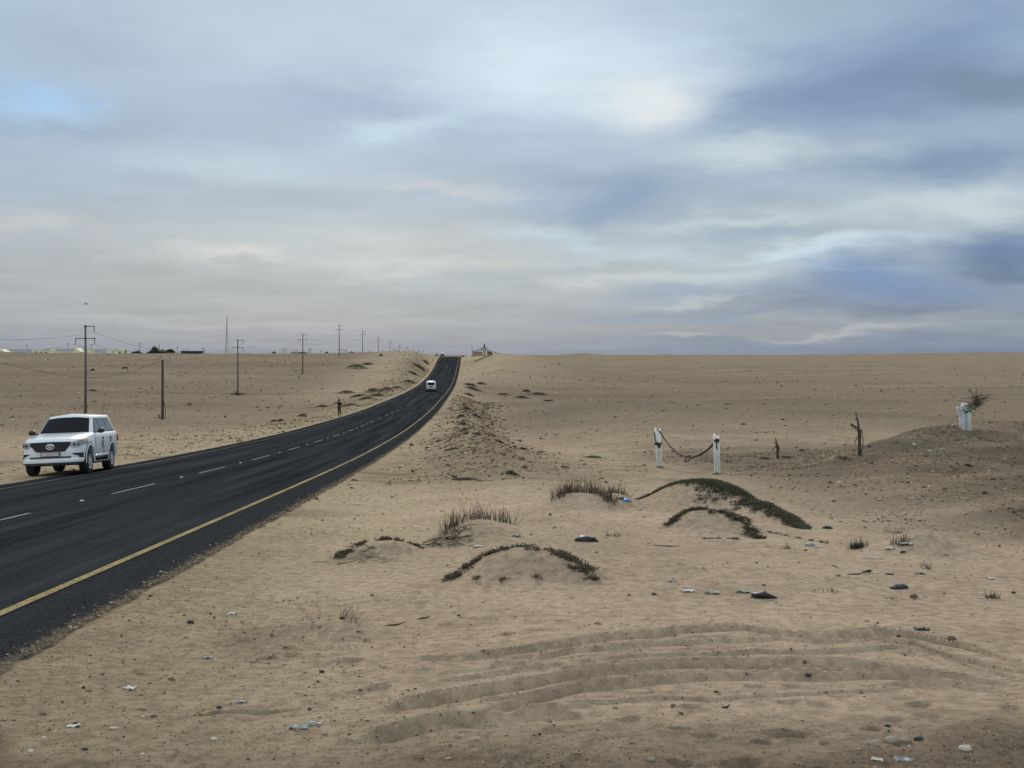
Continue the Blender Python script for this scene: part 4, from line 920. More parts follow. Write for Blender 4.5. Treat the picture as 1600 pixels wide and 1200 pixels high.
def house(name, px0, px1, py0, y, label, mat, gable=False, windows=0, depth=8, cat='house', tower=None, roofm=None):
    x0, x1 = (px0-800)*y/F, (px1-800)*y/F; cx = (x0+x1)/2; w = x1-x0; zb = min(hz(cx, y), hz(x0, y))-.4; H = (555-py0)*y/F-zb
    root = empty(name, (cx, y, zb), 0, label, cat)
    wall_h = H*.62 if gable else H-.35
    mb = MB()
    if gable: mb.prism([(-w/2, 0), (w/2, 0), (w/2, wall_h), (0, H-.15), (-w/2, wall_h)], 0, depth)
    else: mb.box(-w/2, w/2, 0, depth, 0, wall_h)
    mb.build('wall', mat, root)
    mb = MB(); rm = roofm or mat
    if gable:
        for s in (-1, 1): mb.prism([(s*(w/2+.3), wall_h-.1), (s*(w/2+.3), wall_h+.1), (0, H), (0, H-.2)][::s], -.3, depth+.3)
    else: mb.box(-w/2-.15, w/2+.15, -.2, depth+.2, wall_h+.004, H)
    mb.build('roof', rm, root)
    for k in range(windows):
        wx_ = -w/2+w*(k+.7)/(windows+.4); mb = MB(); mb.box(wx_-.5, wx_+.5, -.06, .02, wall_h*.58, wall_h*.58+1.0); mb.build('window', M['glass'], root)
    if tower:
        for tx0, tx1, th in tower:
            mb = MB(); mb.box(-w/2+tx0*w, -w/2+tx1*w, -.5, 2.5, 0, H+th); mb.build('tower', mat, root)
    return root
house('house', -8, 9, 545.5, 740, 'cream house cut by the left edge of the photo', M['cream'], True)
house('house', 50, 86, 547.3, 735, 'long cream house with two small towers and dark windows', M['cream'], windows=4, tower=[(.03, .1, .4), (.25, .34, .9), (.8, .92, .7)])
house('house', 112.5, 124.5, 543.6, 738, 'small cream gabled house left of the first power pole', M['cream'], True, 1)
house('house', 136.5, 141.5, 545.0, 742, 'narrow cream hut showing just right of the first power pole', M['cream'])
house('house', 168, 195, 546.8, 730, 'cream house with a tower at its right end, rightmost of the row', M['cream'], windows=2, tower=[(0, .08, .2), (.22, .3, .5), (.88, 1.0, 1.3)])
house('shed', -30, 60, 546.0, 800, 'long low pale grey shed roof at the far left skyline', M['shed'], depth=20, cat='shed')
house('shed', 62, 136, 545.2, 810, 'pale grey shed behind the long cream house', M['shed'], depth=20, cat='shed')
house('shed', 138, 170, 545.8, 805, 'pale grey shed behind the first power pole', M['shed'], depth=20, cat='shed')
house('building', 282, 313, 548.4, 790, 'long low dark grey building right of the dark trees', M['iron'], depth=8, cat='building')

# broken shelter on the dune by the road crest
y = 446.0; cx = (757-800)*y/F; zb = hz(cx, y)-.3; q = y/F
root = empty('ruined_shelter', (cx, y, zb), 0, 'half-buried shelter with a sagging roof and ochre pillar on the dune beside the road crest', 'shelter')
ZX = lambda px, py: ((px-757)*q, (555-py)*q-zb)
mb = MB(); mb.prism([ZX(738.5, 557), ZX(753, 556.5), ZX(753, 549.5), ZX(738.5, 549)], 0, 6); mb.build('wall', M['brownwall'], root)
mb = MB(); mb.prism([ZX(761, 557), ZX(771, 557), ZX(768, 549), ZX(761, 546)], .4, 6); mb.build('wall', M['brownwall'], root)
mb = MB(); mb.prism([ZX(737.6, 548.8), ZX(748, 545), ZX(755, 541.5), ZX(759, 541.5), ZX(763, 545.0), ZX(772, 550.2), ZX(771, 550.8), ZX(757, 547.5), ZX(745, 548.6)][::-1], -.6, 6.5); mb.build('roof', M['roofsheet'], root)
mb = MB(); mb.prism([ZX(763, 546), ZX(766, 547), ZX(777, 551.2), ZX(786, 553), ZX(786, 553.6), ZX(775, 552.5)][::-1], -.5, 5); mb.build('fallen_roof', M['brownwall'], root)
mb = MB(); mb.prism([ZX(754.6, 558), ZX(759.2, 558), ZX(758.8, 543), ZX(755.2, 543)], -1.1, -.2); mb.build('pillar', M['ochre'], root)
mb = MB(); mb.prism([ZX(755.6, 543), ZX(758.2, 543), ZX(757.6, 536.8), ZX(756.4, 536.8)], -.9, -.4); mb.build('finial', M['iron'], root)
mb = MB(); a = ZX(737.8, 557); b_ = ZX(737.8, 541); mb.tube([(a[0], -.7, a[1]), (b_[0], -.7, b_[1])], .09, 6); mb.build('post', M['iron'], root)

# ------------------------------------------------------------------ white posts with a rope
def white_post(px, y, H, w, lean, label, forked):
    x = (px-800)*y/F; z = hz(x, y); root = empty('white_post', (x, y, z-.1), 0, label, 'post', 'white posts with a rope between them')
    H += .1; l = lean; root.rotation_euler = (R(1.5), R(-2.2 if forked else -1.0), R(-8))
    if forked: poly = [(-w/2, 0), (w/2, 0), (w*.55+l, H*.93), (w*.50+l, H*.985), (w*.22+l, H*.95), (w*.02+l, H*.91), (-w*.12+l, H*.94), (-w*.2+l, H), (-w*.48+l, H*.985), (-w*.52+l, H*.9)]
    else: poly = [(-w/2, 0), (w/2, 0), (w*.52+l, H*.90), (w*.48+l, H*.955), (w*.1+l, H*.93), (0+l, H*.965), (-w*.22+l, H), (-w*.48+l, H*.97), (-w*.5+l, H*.9)]
    mb = MB(); mb.prism(poly, -.06, .07); o = bevel(mb.build('post', M['whitewood'], root), .008, 1)
    return root, (x, y, z)
pL, cL = white_post(1031, 43.2, 1.40, .205, -.03, 'weathered white post with a forked top and dark binding, left end of the rope', True)
pR, cR = white_post(1121, 37.6, 1.24, .185, -.02, 'weathered white post at the right end of the rope, above the mat-covered mound', False)
rr = random.Random(8)
mb = MB(); mb.lump((-.05, -.09, .93), .10, .06, .06, rr, .2, 2); mb.lump((.02, -.09, .86), .055, .05, .08, rr, .2, 2); mb.tube([(-.13, -.08, 1.33), (-.12, -.085, 1.1), (-.08, -.09, .95)], .018, 6); mb.tube([(-.12, -.08, .95), (.12, -.08, .94)], .03, 6); mb.build('binding', M['rope'], pL, True)
mb = MB(); mb.lump((.0, -.09, 1.13), .085, .06, .065, rr, .2, 2); mb.tube([(.0, -.09, 1.12), (-.01, -.1, .95), (.01, -.1, .85)], .022, 6); mb.build('binding', M['rope'], pR, True)
for rt, w_ in ((pL, .2), (pR, .18)):
    mb = MB()
    for k in range(5): mb.box(-.06+.03*k, -.055+.03*k, -.064, -.059, .15+.1*(k % 3), .7+.12*(k % 2))
    mb.build('cracks', M['iron'], rt)
    mb = MB(); mb.lump((0, -.02, .11), w_*.85, .14, .045, rr, .2, 2); mb.build('base_debris', M['brownstone'], rt)
def rope_pt(a, b_, t, sag):
    p = Vector(a).lerp(Vector(b_), t); p.z -= 4*sag*t*(1-t); return p
A_ = Vector((cL[0]-.01, cL[1]-.1, cL[2]+1.25)); B_ = Vector((cR[0]-.04, cR[1]-.1, cR[2]+1.04))
tgt_mid = 715
root = empty('sagging_rope', (0, 0, 0), 0, 'dark rope sagging between the two white posts with a ring knotted at its lowest point', 'rope')
def solve_sag():
    lo, hi = .1, 2.0
    for _ in range(30):
        s = (lo+hi)/2; p = rope_pt(A_, B_, .52, s); py = 555-p.z*F/p.y
        if py < 714: lo = s
        else: hi = s
    return lo
sg = solve_sag(); mb = MB(); pts = [rope_pt(A_, B_, t, sg) for t in np.linspace(0, 1, 40)]
mb.tube(pts, [.022+.006*math.sin(k*.9)+(.012 if k > 24 else 0) for k in range(40)], 7); mb.tube([A_, A_+Vector((-.1, .03, .06)), A_+Vector((-.16, .1, -.1))], .02, 6); mb.build('rope', M['rope'], root, True)
p = rope_pt(A_, B_, .53, sg); mb = MB(); mb.tube([(p.x+.09*math.cos(a), p.y-.02*math.sin(a), p.z-.05+.10*math.sin(a+.5)) for a in np.linspace(0, 2*math.pi, 21)], .02, 6, False); mb.build('ring', M['iron'], root, True)
p = rope_pt(A_, B_, .86, sg); mb = MB(); mb.tube([p, p+Vector((-.05, 0, -.2)), p+Vector((-.1, 0, -.42))], .006, 4); mb.build('loose_cord', M['rope'], root)

# white concrete stump with a shrub growing over it
x, y, z = at(1508, 671); q = y/F
root = empty('white_pillar_stump', (x, y, z-.15), 0, 'broken white concrete pillar standing on the right-hand ridge under a wild shrub', 'pillar')
Q = lambda px, py: ((px-1508.5)*q, (671-py)*q+.15)
mb = MB()
mb.prism([Q(1501.5, 676), Q(1508, 676), Q(1508, 640), Q(1507.5, 629.5), Q(1504.8, 629.5), Q(1504.5, 634), Q(1502, 637), Q(1500.3, 636), Q(1496.5, 635.2), Q(1496.5, 637), Q(1498.5, 642), Q(1500.5, 650), Q(1501.8, 658)][::-1], -.14, .16)
bevel(mb.build('shaft', M['dapple'], root), .015, 1)
mb = MB(); mb.prism([Q(1508.7, 676), Q(1517.5, 676), Q(1517, 670), Q(1515.5, 664), Q(1515.5, 655), Q(1516.8, 648), Q(1517.2, 640), Q(1514, 636), Q(1511.5, 634), Q(1510.5, 629.5), Q(1508, 629.5), Q(1508.7, 645)][::-1], -.18, .12)
bevel(mb.build('shaft', M['dapple'], root), .015, 1)
px0, py0, pz0 = x, y, z
# ------------------------------------------------------------------ plants
def gz(x, y): return ground_z(np.array(x, float), np.array(y, float))
def mat_plant(name, label, pts, n, spread, leafL, leafn, mat, seed, stems=True, up=.8, cat='creeping plant', group=None, flat=1.0, clear=.1, lift=0.0):
    """low creeping plant: clusters of short fat leaves along a crest line given in world x, y"""
    rr = random.Random(seed); p = np.array(pts, float); c = p.mean(0); xs = []; ys = []
    seg = np.hypot(*(p[1:]-p[:-1]).T); cum = np.concatenate([[0], np.cumsum(seg)])
    wd = [q[2] if len(q) > 2 else spread for q in pts] if len(pts[0]) > 2 else [spread]*len(pts)
    keep = 0; cand = []
    while keep < n:
        if len(cand) % 11:                                   # clumps of a dozen leaf clusters
            x, y = cand[-(len(cand) % 11)]; g_ = leafL*(1.0+.9*min(1, max(wd)))
            cand.append((x+rr.gauss(0, g_), y+rr.gauss(0, g_*.8))); keep += 1; continue
        s = rr.random()*cum[-1]; x = np.interp(s, cum, p[:, 0]); y = np.interp(s, cum, p[:, 1]); w = np.interp(s, cum, wd)
        t = rr.uniform(-1, .12) if rr.random() < .8 else rr.uniform(-1.25, .3); x += rr.gauss(0, .35)*w*.4; y += t*w
        if perlin(np.array([x/(w*.9+.05)]), np.array([y/(w*.9+.05)]), seed)[0] < clear*rr.uniform(-1.4, 1.0) and rr.random() < .93: keep += .05; continue
        cand.append((x, y)); keep += 1
    a = np.array(cand); zz = gz(a[:, 0], a[:, 1]); cx, cy = float(c[0]), float(c[1]); cz = hz(cx, cy)
    root = empty(name, (cx, cy, cz), 0, label, cat, group); mb = MB(); st = MB()
    for (x, y), z in zip(cand, zz):
        b_ = Vector((x-cx, y-cy, z-cz-.004+lift)); k = rr.uniform(.6, 1.3); h = leafL*rr.uniform(.2, 1.3)*flat
        for q in range(leafn):
            th = rr.uniform(0, 6.28); d = Vector((math.cos(th), math.sin(th), rr.uniform(.1, 1.6)*up))
            mb.leaf(b_+Vector((rr.gauss(0, .5)*leafL, rr.gauss(0, .5)*leafL, rr.random()*h)), d, leafL*k, leafL*.42*k, rr)
        if stems and rr.random() < .16: st.tube([b_+Vector((0, 0, .004)), b_+Vector((rr.gauss(0, 2)*leafL, rr.gauss(0, 2)*leafL, .006))], leafL*.09, 3)
    mb.build('foliage', mat, root); 
    if st.v: st.build('stem', M['twig'], root)
    return root
def line(cx, cy, pts): return [(cx+a, cy+b_, w) for a, b_, w in pts]
# front hummock: plants strung along the crest, down both shoulders
mat_plant('creeping_succulent', 'dark leafed creeping plant along the crest of the nearest sand mound', line(.10, 14.7, [(-.86, -.33, .10), (-.68, -.10, .14), (-.5, .04, .10), (-.3, .1, .07), (0, .12, .30), (.25, .08, .34), (.43, -.02, .26), (.6, -.18, .24), (.74, -.42, .16), (.82, -.7, .10)]), 400, .1, .034, 7, M['succ2'], 3, clear=.16)
for k, (a, b_, lb) in enumerate([(-.24, -.62, 'small leafy sprig on the face of the nearest mound, left of two'), (.17, -.62, 'small leafy sprig on the face of the nearest mound, right of two'), (-.52, -.42, 'brown leafy sprig under the left shoulder of the nearest mound')]):
    mat_plant('sprig', lb, [(.10+a-.04, 14.55+b_, .04), (.10+a+.04, 14.55+b_, .04)], 9, .04, .026, 6, M['succ2'], 20+k, False, 1.2, cat='plant')
# the big mat below the white posts
mat_plant('creeping_succulent', 'large dense dark green creeping mat covering the tall mound below the white posts', line(0, 0, [(2.72, 26.4, .10), (3.05, 26.45, .25), (3.5, 26.2, .6), (3.95, 25.95, 1.05), (4.3, 25.6, 1.1), (4.6, 25.0, 1.0), (4.8, 24.3, .9), (4.95, 23.5, .6), (5.03, 22.7, .4), (5.08, 21.8, .15)]), 4600, .4, .040, 5, M['succ'], 4, clear=.2, up=.9)
mat_plant('creeping_succulent', 'creeping plant over the crest of the smaller mound in front of the large dark mat', line(0, 0, [(2.48, 20.0, .06), (2.7, 20.3, .10), (2.95, 20.38, .08), (3.15, 20.36, .22), (3.38, 20.2, .32), (3.55, 19.9, .36), (3.66, 19.5, .34), (3.76, 18.95, .15)]), 520, .1, .036, 6, M['succ'], 5, clear=.15)
mat_plant('sprig', 'thin sprig trailing in front of the smaller mat-covered mound', [(2.78, 18.5, .05), (2.95, 18.6, .05), (3.2, 18.6, .04), (3.38, 18.3, .05)], 60, .05, .024, 4, M['twig'], 6, False, cat='plant')
mat_plant('sprig', 'row of grey sprigs on the slope right of the smaller mound', [(3.9, 19.8, .05), (4.15, 19.5, .05), (4.35, 19.0, .05), (4.75, 18.2, .04)], 80, .05, .024, 4, M['twig'], 7, False, cat='plant')
mat_plant('creeping_succulent', 'creeping plant with upright shoots over the small mound left of the reeds', line(-1.78, 17.4, [(-.62, -.33, .08), (-.45, -.06, .2), (-.3, .12, .12), (0, .14, .06), (.3, .16, .05), (.52, .16, .12)]), 230, .08, .034, 6, M['succ2'], 8, up=1.6, clear=.16)
def tangle(name, label, cx, cy, r, ry, n, mat, seed, th=.006):
    rr = random.Random(seed); z0 = hz(cx, cy); root = MB()
    for _ in range(n):
        a = rr.uniform(0, 6.28); x = cx+rr.gauss(0, .4)*r; y = cy+rr.gauss(0, .4)*ry; pts = []; d = rr.uniform(0, 6.28)
        for k in range(6):
            pts.append((x, y)); d += rr.gauss(0, .6); x += math.cos(d)*r*.16; y += math.sin(d)*r*.1
        zz = gz([p[0] for p in pts], [p[1] for p in pts]); l = [rr.uniform(.0, .03) for _ in pts]
        root.tube([(p[0]-cx, p[1]-cy, z-z0+q+.005) for p, z, q in zip(pts, zz, l)], th*rr.uniform(.5, 1.3), 4)
    o = root.build(name, mat, None, False, (cx, cy, z0)); return tag(o, label, 'dead roots')
tangle('root_tangle', 'dark dead runners tangled on the sand below the tall reeds', -.95, 18.6, .40, .5, 60, M['twig'], 3, .0035)
tangle('root_tangle', 'thin dead runners across the face of the small mound left of the reeds', -2.0, 16.9, .4, .4, 24, M['twig'], 4, .003)
def tuft(name, label, pts, n, L, w, mat, seed, lean=(0, 0), spread=.06, cat='dry grass', group=None, var=.62):
    rr = random.Random(seed); p = np.array(pts, float); cum = np.concatenate([[0], np.cumsum(np.hypot(*(p[1:]-p[:-1]).T))]); c = p.mean(0)
    s = np.array([rr.random()*cum[-1] for _ in range(n)]); X = np.interp(s, cum, p[:, 0])+np.array([rr.gauss(0, spread) for _ in range(n)]); Y = np.interp(s, cum, p[:, 1])+np.array([rr.gauss(0, spread) for _ in range(n)])
    Z = gz(X, Y); cx, cy = float(c[0]), float(c[1]); cz = hz(cx, cy); mb = MB()
    for x, y, z in zip(X, Y, Z):
        q = rr.random()**.8; l = L*(1-var+var*1.6*q*rr.random()+.15)
        mb.blade((x-cx, y-cy, z-cz-.02), (lean[0]+rr.gauss(0, .22), lean[1]+rr.gauss(0, .22), 1), l, w*rr.uniform(.7, 1.3), rr.choice([rr.uniform(-.1, .3), rr.uniform(-.3, .8)]), rr)
    o = mb.build(name, mat, None, False, (cx, cy, cz)); return tag(o, label, cat, group)
tuft('reed_tuft', 'tall dark reeds standing on the crest of the mound left of centre', [(-1.02, 18.85), (-.92, 19.1), (-.8, 19.3), (-.55, 19.5), (-.3, 19.75), (-.12, 19.8), (-.02, 19.75)], 330, .27, .010, M['reed'], 11, (.02, 0), .07)
tuft('reed_tuft', 'wide tuft of dark reeds on the mound left of the blue plastic bag', [(.85, 24.5), (1.0, 24.8), (1.2, 25.05), (1.5, 25.1), (1.75, 24.9), (1.9, 24.6), (1.95, 24.4)], 520, .26, .012, M['reed'], 12, (0, 0), .08)
tuft('reed_tuft', 'small round tuft of dark reeds just behind the blue plastic bag', [(2.0, 25.4), (2.3, 25.4)], 150, .24, .012, M['reed'], 13, (0, 0), .08)
tuft('grass_tuft', 'sparse dry stalks leaning right on the low mound by the road verge', [(-1.62, 11.62), (-1.5, 11.5), (-1.38, 11.35)], 46, .16, .006, M['reed'], 14, (.35, 0), .03)
tuft('grass_tuft', 'faint pale dry stalks left of the leaning ones on the low mound', [(-1.98, 11.7), (-1.85, 11.75), (-1.78, 11.7)], 22, .16, .0045, M['reedpale'], 15, (.1, 0), .04)
for px, py, n, L, lb, m in [(1340, 857, 170, .13, 'dark round clump of dry scrub right of the white plastic scraps', 'twig'), (1553, 935, 60, .09, 'small dark tuft near the right edge with white litter beside it', 'reed'), (1450, 889, 22, .11, 'tiny brown sprig with forked stalks on the smooth sand', 'twig'),
                          (1397, 833, 40, .10, 'brown tuft at the foot of the stony slope', 'reedpale'), (1230, 858, 26, .08, 'sprig of dead twigs below the row of grey sprigs', 'twig'), (957, 838, 40, .09, 'sparse brown sprig right of the black bag', 'reedpale'), (1300, 925, 26, .06, 'tiny dead sprig on the sloping sand right of the black debris', 'twig'), (1395, 936, 20, .06, 'tiny dead sprig near the brown stone at right', 'reedpale'),
                          (573, 1002, 14, .05, 'dead twigs sticking out of a dark patch of sand', 'twig'), (1410, 850, 70, .15, 'brown scrub on the crest of the right-hand sand mound', 'reed'), (1318, 718, 120, .14, 'low brown shrub left of the taller dead palm', 'olive')]:
    x, y, z = at(px, py); s = y/F
    tuft('scrub', lb, [(x-8*s, y), (x+8*s, y)] if n > 25 else [(x-3*s, y), (x+3*s, y)], n, L, .004+.0004*y, M[m], px, (0, 0), 5*s, 'shrub')
# scrub on the stump
rr = random.Random(77); mb = MB(); m2 = MB()
for k in range(80):
    c0 = Vector((.30+rr.gauss(0, .10), -.16+rr.gauss(0, .10), 1.05+rr.gauss(0, .13)+.15)); d = Vector((rr.gauss(.35, .7), rr.gauss(-.1, .5), rr.gauss(.25, .6)))
    (mb if k % 3 else m2).blade(c0, d, rr.uniform(.2, .62), .03, rr.uniform(-.2, .5), rr)
for k in range(30):
    c0 = Vector((.05+rr.gauss(0, .14), -.2, .90+rr.gauss(0, .10))); mb.blade(c0, (rr.gauss(0, 1), -.1, rr.gauss(-.1, .5)), rr.uniform(.12, .3), .03, .5, rr)
for k in range(170):
    c0 = Vector((.27+rr.gauss(0, .11), -.14+rr.gauss(0, .10), 1.10+rr.gauss(0, .12))); mb.leaf(c0, (rr.gauss(.2, 1), rr.gauss(0, 1), rr.gauss(.2, 1)), .055, .02, rr)
root = empty('wild_shrub', (px0, py0, pz0-.15), 0, 'straggly dark green shrub growing out over the white pillar stump', 'shrub'); mb.build('foliage', M['olive'], root); m2.build('branches', M['twig'], root)
# dead palms
def dead_palm(px, py, H, label, seed, fronds):
    x, y, z = at(px, py); root = empty('dead_palm', (x, y, z-.05), 0, label, 'dead tree'); rr = random.Random(seed)
    mb = MB(); mb.tube([(0, 0, 0), (.0, 0, H*.45), (-.02, 0, H*.6), (-.05, 0, H*.8), (-.14*H/1.5, 0, H)], [.055, .048, .045, .028, .008], 8); mb.build('trunk', M['palmleaf'], root)
    for pts, wd, lf in fronds:
        mb = MB(); P_ = [Vector(p)*H for p in pts]; mb.tube(P_, [.02, .015, .012, .006][:len(P_)], 5)
        for i in range(len(P_)-1):
            for k in range(lf):
                q = P_[i].lerp(P_[i+1], k/lf); mb.blade(q, (rr.gauss(-.2, .4), rr.gauss(0, .4), -.8), wd*rr.uniform(.5, 1.1), .022, .1, rr)
        mb.build('frond', M['palmleaf'], root)
    return root
dead_palm(1343, 713, 1.52, 'taller dead palm stub with a drooping frond, right of the other', 1, [([(0, 0, .60), (-.07, 0, .68), (-.13, .02, .72), (-.20, .02, .75)], .14, 14), ([(0, 0, .56), (.05, .02, .62), (.04, .02, .50), (.02, 0, .42)], .10, 8), ([(-.03, 0, .8), (-.07, 0, .86), (-.10, 0, .84)], .05, 6), ([(0, 0, .55), (-.05, 0, .45), (-.10, 0, .35), (-.12, 0, .3)], .05, 4), ([(.01, 0, .02), (.07, 0, .22), (.08, 0, .4), (.05, 0, .6)], .06, 4)])
dead_palm(1215, 717.5, .92, 'shorter dead palm stub left of the taller one', 2, [([(0, 0, .6), (-.08, 0, .66), (-.16, 0, .55), (-.24, 0, .47)], .10, 8), ([(.01, 0, .7), (.06, 0, .62), (.06, 0, .5), (.03, 0, .42)], .12, 8), ([(0, 0, .66), (-.02, 0, .55), (-.03, 0, .45), (-.03, 0, .4)], .08, 4)])
# low dark plants strung out along the valley; world width / depth in metres
def low_plant(px, py, wpx, hpx, label, mat='succ', seed=1, n=None, group=None, arch=1.0, cat='low shrub'):
    x, y, z = at(px, py); s = y/F; w = wpx*s; rr = random.Random(seed+px)
    lL = max(.04, 1.5*s); n = n or int(60+wpx*9); cz = hz(x, y); mb = MB()
    xs = np.array([rr.gauss(0, .26)*w for _ in range(n)]); ys = np.array([rr.gauss(0, .25)*w*.7 for _ in range(n)]); zz = gz(x+xs, y+ys)
    H = hpx*s
    for a, b_, q in zip(xs, ys, zz):
        top = H*max(0, 1-(abs(a)/(w*.55))**2)*arch
        for _ in range(2):
            th = rr.uniform(0, 6.28); mb.leaf((a, b_, q-cz+rr.random()**.6*top*.8), (math.cos(th), math.sin(th), rr.uniform(.1, .9)), lL*rr.uniform(.7, 1.5), lL*.45, rr)
    o = mb.build('low_shrub', M[mat], None, False, (x, y, cz)); return tag(o, label, cat, group)
LP = [(541, 615, 26, 5, 'olive arch-shaped shrub behind the person by the road', 'olive'), (560, 620, 26, 4, 'olive shrub right of the arched one beyond the person', 'olive'), (582, 613, 26, 7, 'large olive shrub in the middle of the roadside row', 'olive'),
      (603, 611, 20, 7, 'large olive shrub at the right end of the roadside row', 'olive'), (590, 619, 22, 4, 'flat olive shrub below the roadside row', 'olive'), (571, 624, 26, 4, 'long flat shrub just right of the person', 'olive'), (546, 634, 24, 3, 'dark flat plant beside the person', 'olive'), (620, 606, 14, 2.5, 'thin shrub right of the roadside row', 'olive'),
      (639, 597.5, 20, 4, 'dark shrub on the left bank nearer the minibus', 'succ'), (656, 576, 20, 5, 'dark plant patch high on the left bank near the crest', 'succ'), (666, 568, 10, 4, 'small dark plant on the left bank closest to the crest', 'succ'), (646, 585, 14, 3, 'faint brown plant midway up the left bank', 'succ2'),
      (557, 576, 30, 8, 'big dark plant-covered hump on the left slope below the power poles', 'succ'), (574, 570, 16, 3, 'brown crest growth right of the big dark hump', 'succ2'), (372, 617, 24, 2.5, 'dark growth at the foot of the second power pole', 'succ2'),
      (428, 659, 10, 3, 'small olive shrub on the left verge, left of two', 'olive'), (438, 658, 9, 4, 'small dark shrub on the left verge, right of two', 'succ'), (472, 650, 14, 3.5, 'brown low shrub on the verge left of the person', 'succ2'), (503, 636, 18, 3, 'brown flat shrub up the slope left of the person', 'succ2'),
      (735, 603, 20, 4, 'dark arched shrub right of the road below the dune', 'succ'), (740, 609, 24, 4, 'dark shrub just in front of the arched one right of the road', 'succ'), (752, 600.5, 14, 3, 'small black shrub right of the arched one', 'succ'), (733, 618, 14, 3, 'thin shrub below the arched one right of the road', 'succ2'),
      (816, 622.5, 20, 4, 'black shrub patch in the hollow right of the dune', 'succ'), (822, 613, 12, 5, 'small black shrub above the patch right of the dune', 'succ'), (842, 617, 26, 4, 'long brown-black shrub right of the dune', 'succ'), (858, 627, 14, 2, 'thin brown shrub at the end of the dark gravel', 'succ2'), (787, 617, 18, 2, 'faint shrub line left of the black patch', 'succ2'),
      (745, 652, 16, 5, 'dark brown clump on the rough strip right of the road', 'succ'), (729, 640, 12, 5, 'upper clump of the rough strip beside the verge', 'succ2'), (720, 652, 12, 5, 'left clump of the rough strip beside the verge', 'succ2'), (723, 664, 16, 5, 'middle dark clump of the rough strip', 'succ'), (724, 674, 14, 4, 'lower dark clump of the rough strip', 'succ'),
      (746, 679, 10, 3, 'thin dark plant streak below the rough strip', 'succ'), (782, 692, 7, 3, 'small dark clump alone right of the rough strip', 'succ'), (706, 703, 20, 3, 'dark low plant near the verge, lowest of the strip', 'succ2'), (928, 716, 30, 4, 'long brown plant streak left of the white posts', 'succ2'), (800, 741, 18, 4, 'small dark creeping plant at the top of the sandy hollow', 'succ'), (725, 750, 36, 3, 'brown creeping fringe on a low crest above the reeds', 'succ2'),
      (1195, 718, 20, 3.5, 'low dark growth left of the shorter dead palm', 'succ2'), (1228, 716, 18, 3, 'low dark growth right of the shorter dead palm', 'succ2'), (145, 579, 5, 2.5, 'small dark bush beside the first power pole', 'succ'), (145, 611, 12, 2, 'dark spot of scrub behind the white off-road car', 'succ'), (195, 576, 8, 2, 'dark scrub on the left plain between the first pole and the wooden post', 'succ'),
      (723.5, 557.5, 4, 3, 'tiny dark bush at the right road edge on the crest', 'darkleaf'), (595, 556.5, 4, 3, 'small brown bush on the left ridge under the poles', 'succ2')]
for k, q in enumerate(LP): low_plant(q[0], q[1], q[2], q[3], q[4], q[5], k)
# bushes and trees on the skyline beyond the ridge
def far_tree(px0_, px1_, pyt, y, label, trunk=False, seed=1, name='tree', cat='tree'):
    rr = random.Random(seed); x0, x1 = (px0_-800)*y/F, (px1_-800)*y/F; cx = (x0+x1)/2; w = (x1-x0)/2; zb = hz(cx, y); H = (555-pyt)*y/F-zb
    root = empty(name, (cx, y, zb), 0, label, cat); mb = MB()
    cl = [(rr.uniform(-.75, .75), rr.uniform(-.6, .6), rr.uniform(.35, .85)) for _ in range(16)]
    for a, b_, c_ in cl:
        c_ *= 1-.45*abs(a)
        for k in range(90):
            p = Vector((a*w+rr.gauss(0, .17)*w, b_*w*.6+rr.gauss(0, .2)*w, max(.1, c_*H+rr.gauss(0, .10)*H)))
            mb.leaf(p, (rr.gauss(0, 1), rr.gauss(0, 1), rr.gauss(0, 1)), .7, .4, rr)
    mb.build('crown', M['darkleaf'], root)
    t = MB()
    for k in range(4): t.tube([(rr.gauss(0, .05)*w, 0, 0), (rr.gauss(0, .2)*w, 0, H*.4), (rr.gauss(0, .35)*w, 0, H*.75)], [.25, .18, .08], 6)
    t.build('trunk', M['twig'], root)
far_tree(235, 249, 541.0, 800, 'tallest dark tree on the left skyline', seed=3); far_tree(228, 240, 548.8, 790, 'low dark bush left of the tallest dark tree', seed=4, name='bush', cat='bush')
far_tree(247, 259, 545.8, 800, 'dark tree right against the tallest one', seed=5); far_tree(257, 274, 544.8, 810, 'rounded dark tree right of the tall pair', seed=6); far_tree(205, 223, 548.5, 790, 'low dark bush left of the dark trees', seed=7, name='bush', cat='bush')
far_tree(424, 433, 549.8, 780, 'tiny dark bush on the skyline left of the third power pole', seed=8, name='bush', cat='bush'); far_tree(452, 484, 548.5, 780, 'wide dark bush behind the third power pole', seed=9, name='bush', cat='bush')
far_tree(542, 560, 549.3, 780, 'dark domed bush on the skyline between two power poles', seed=10, name='bush', cat='bush')

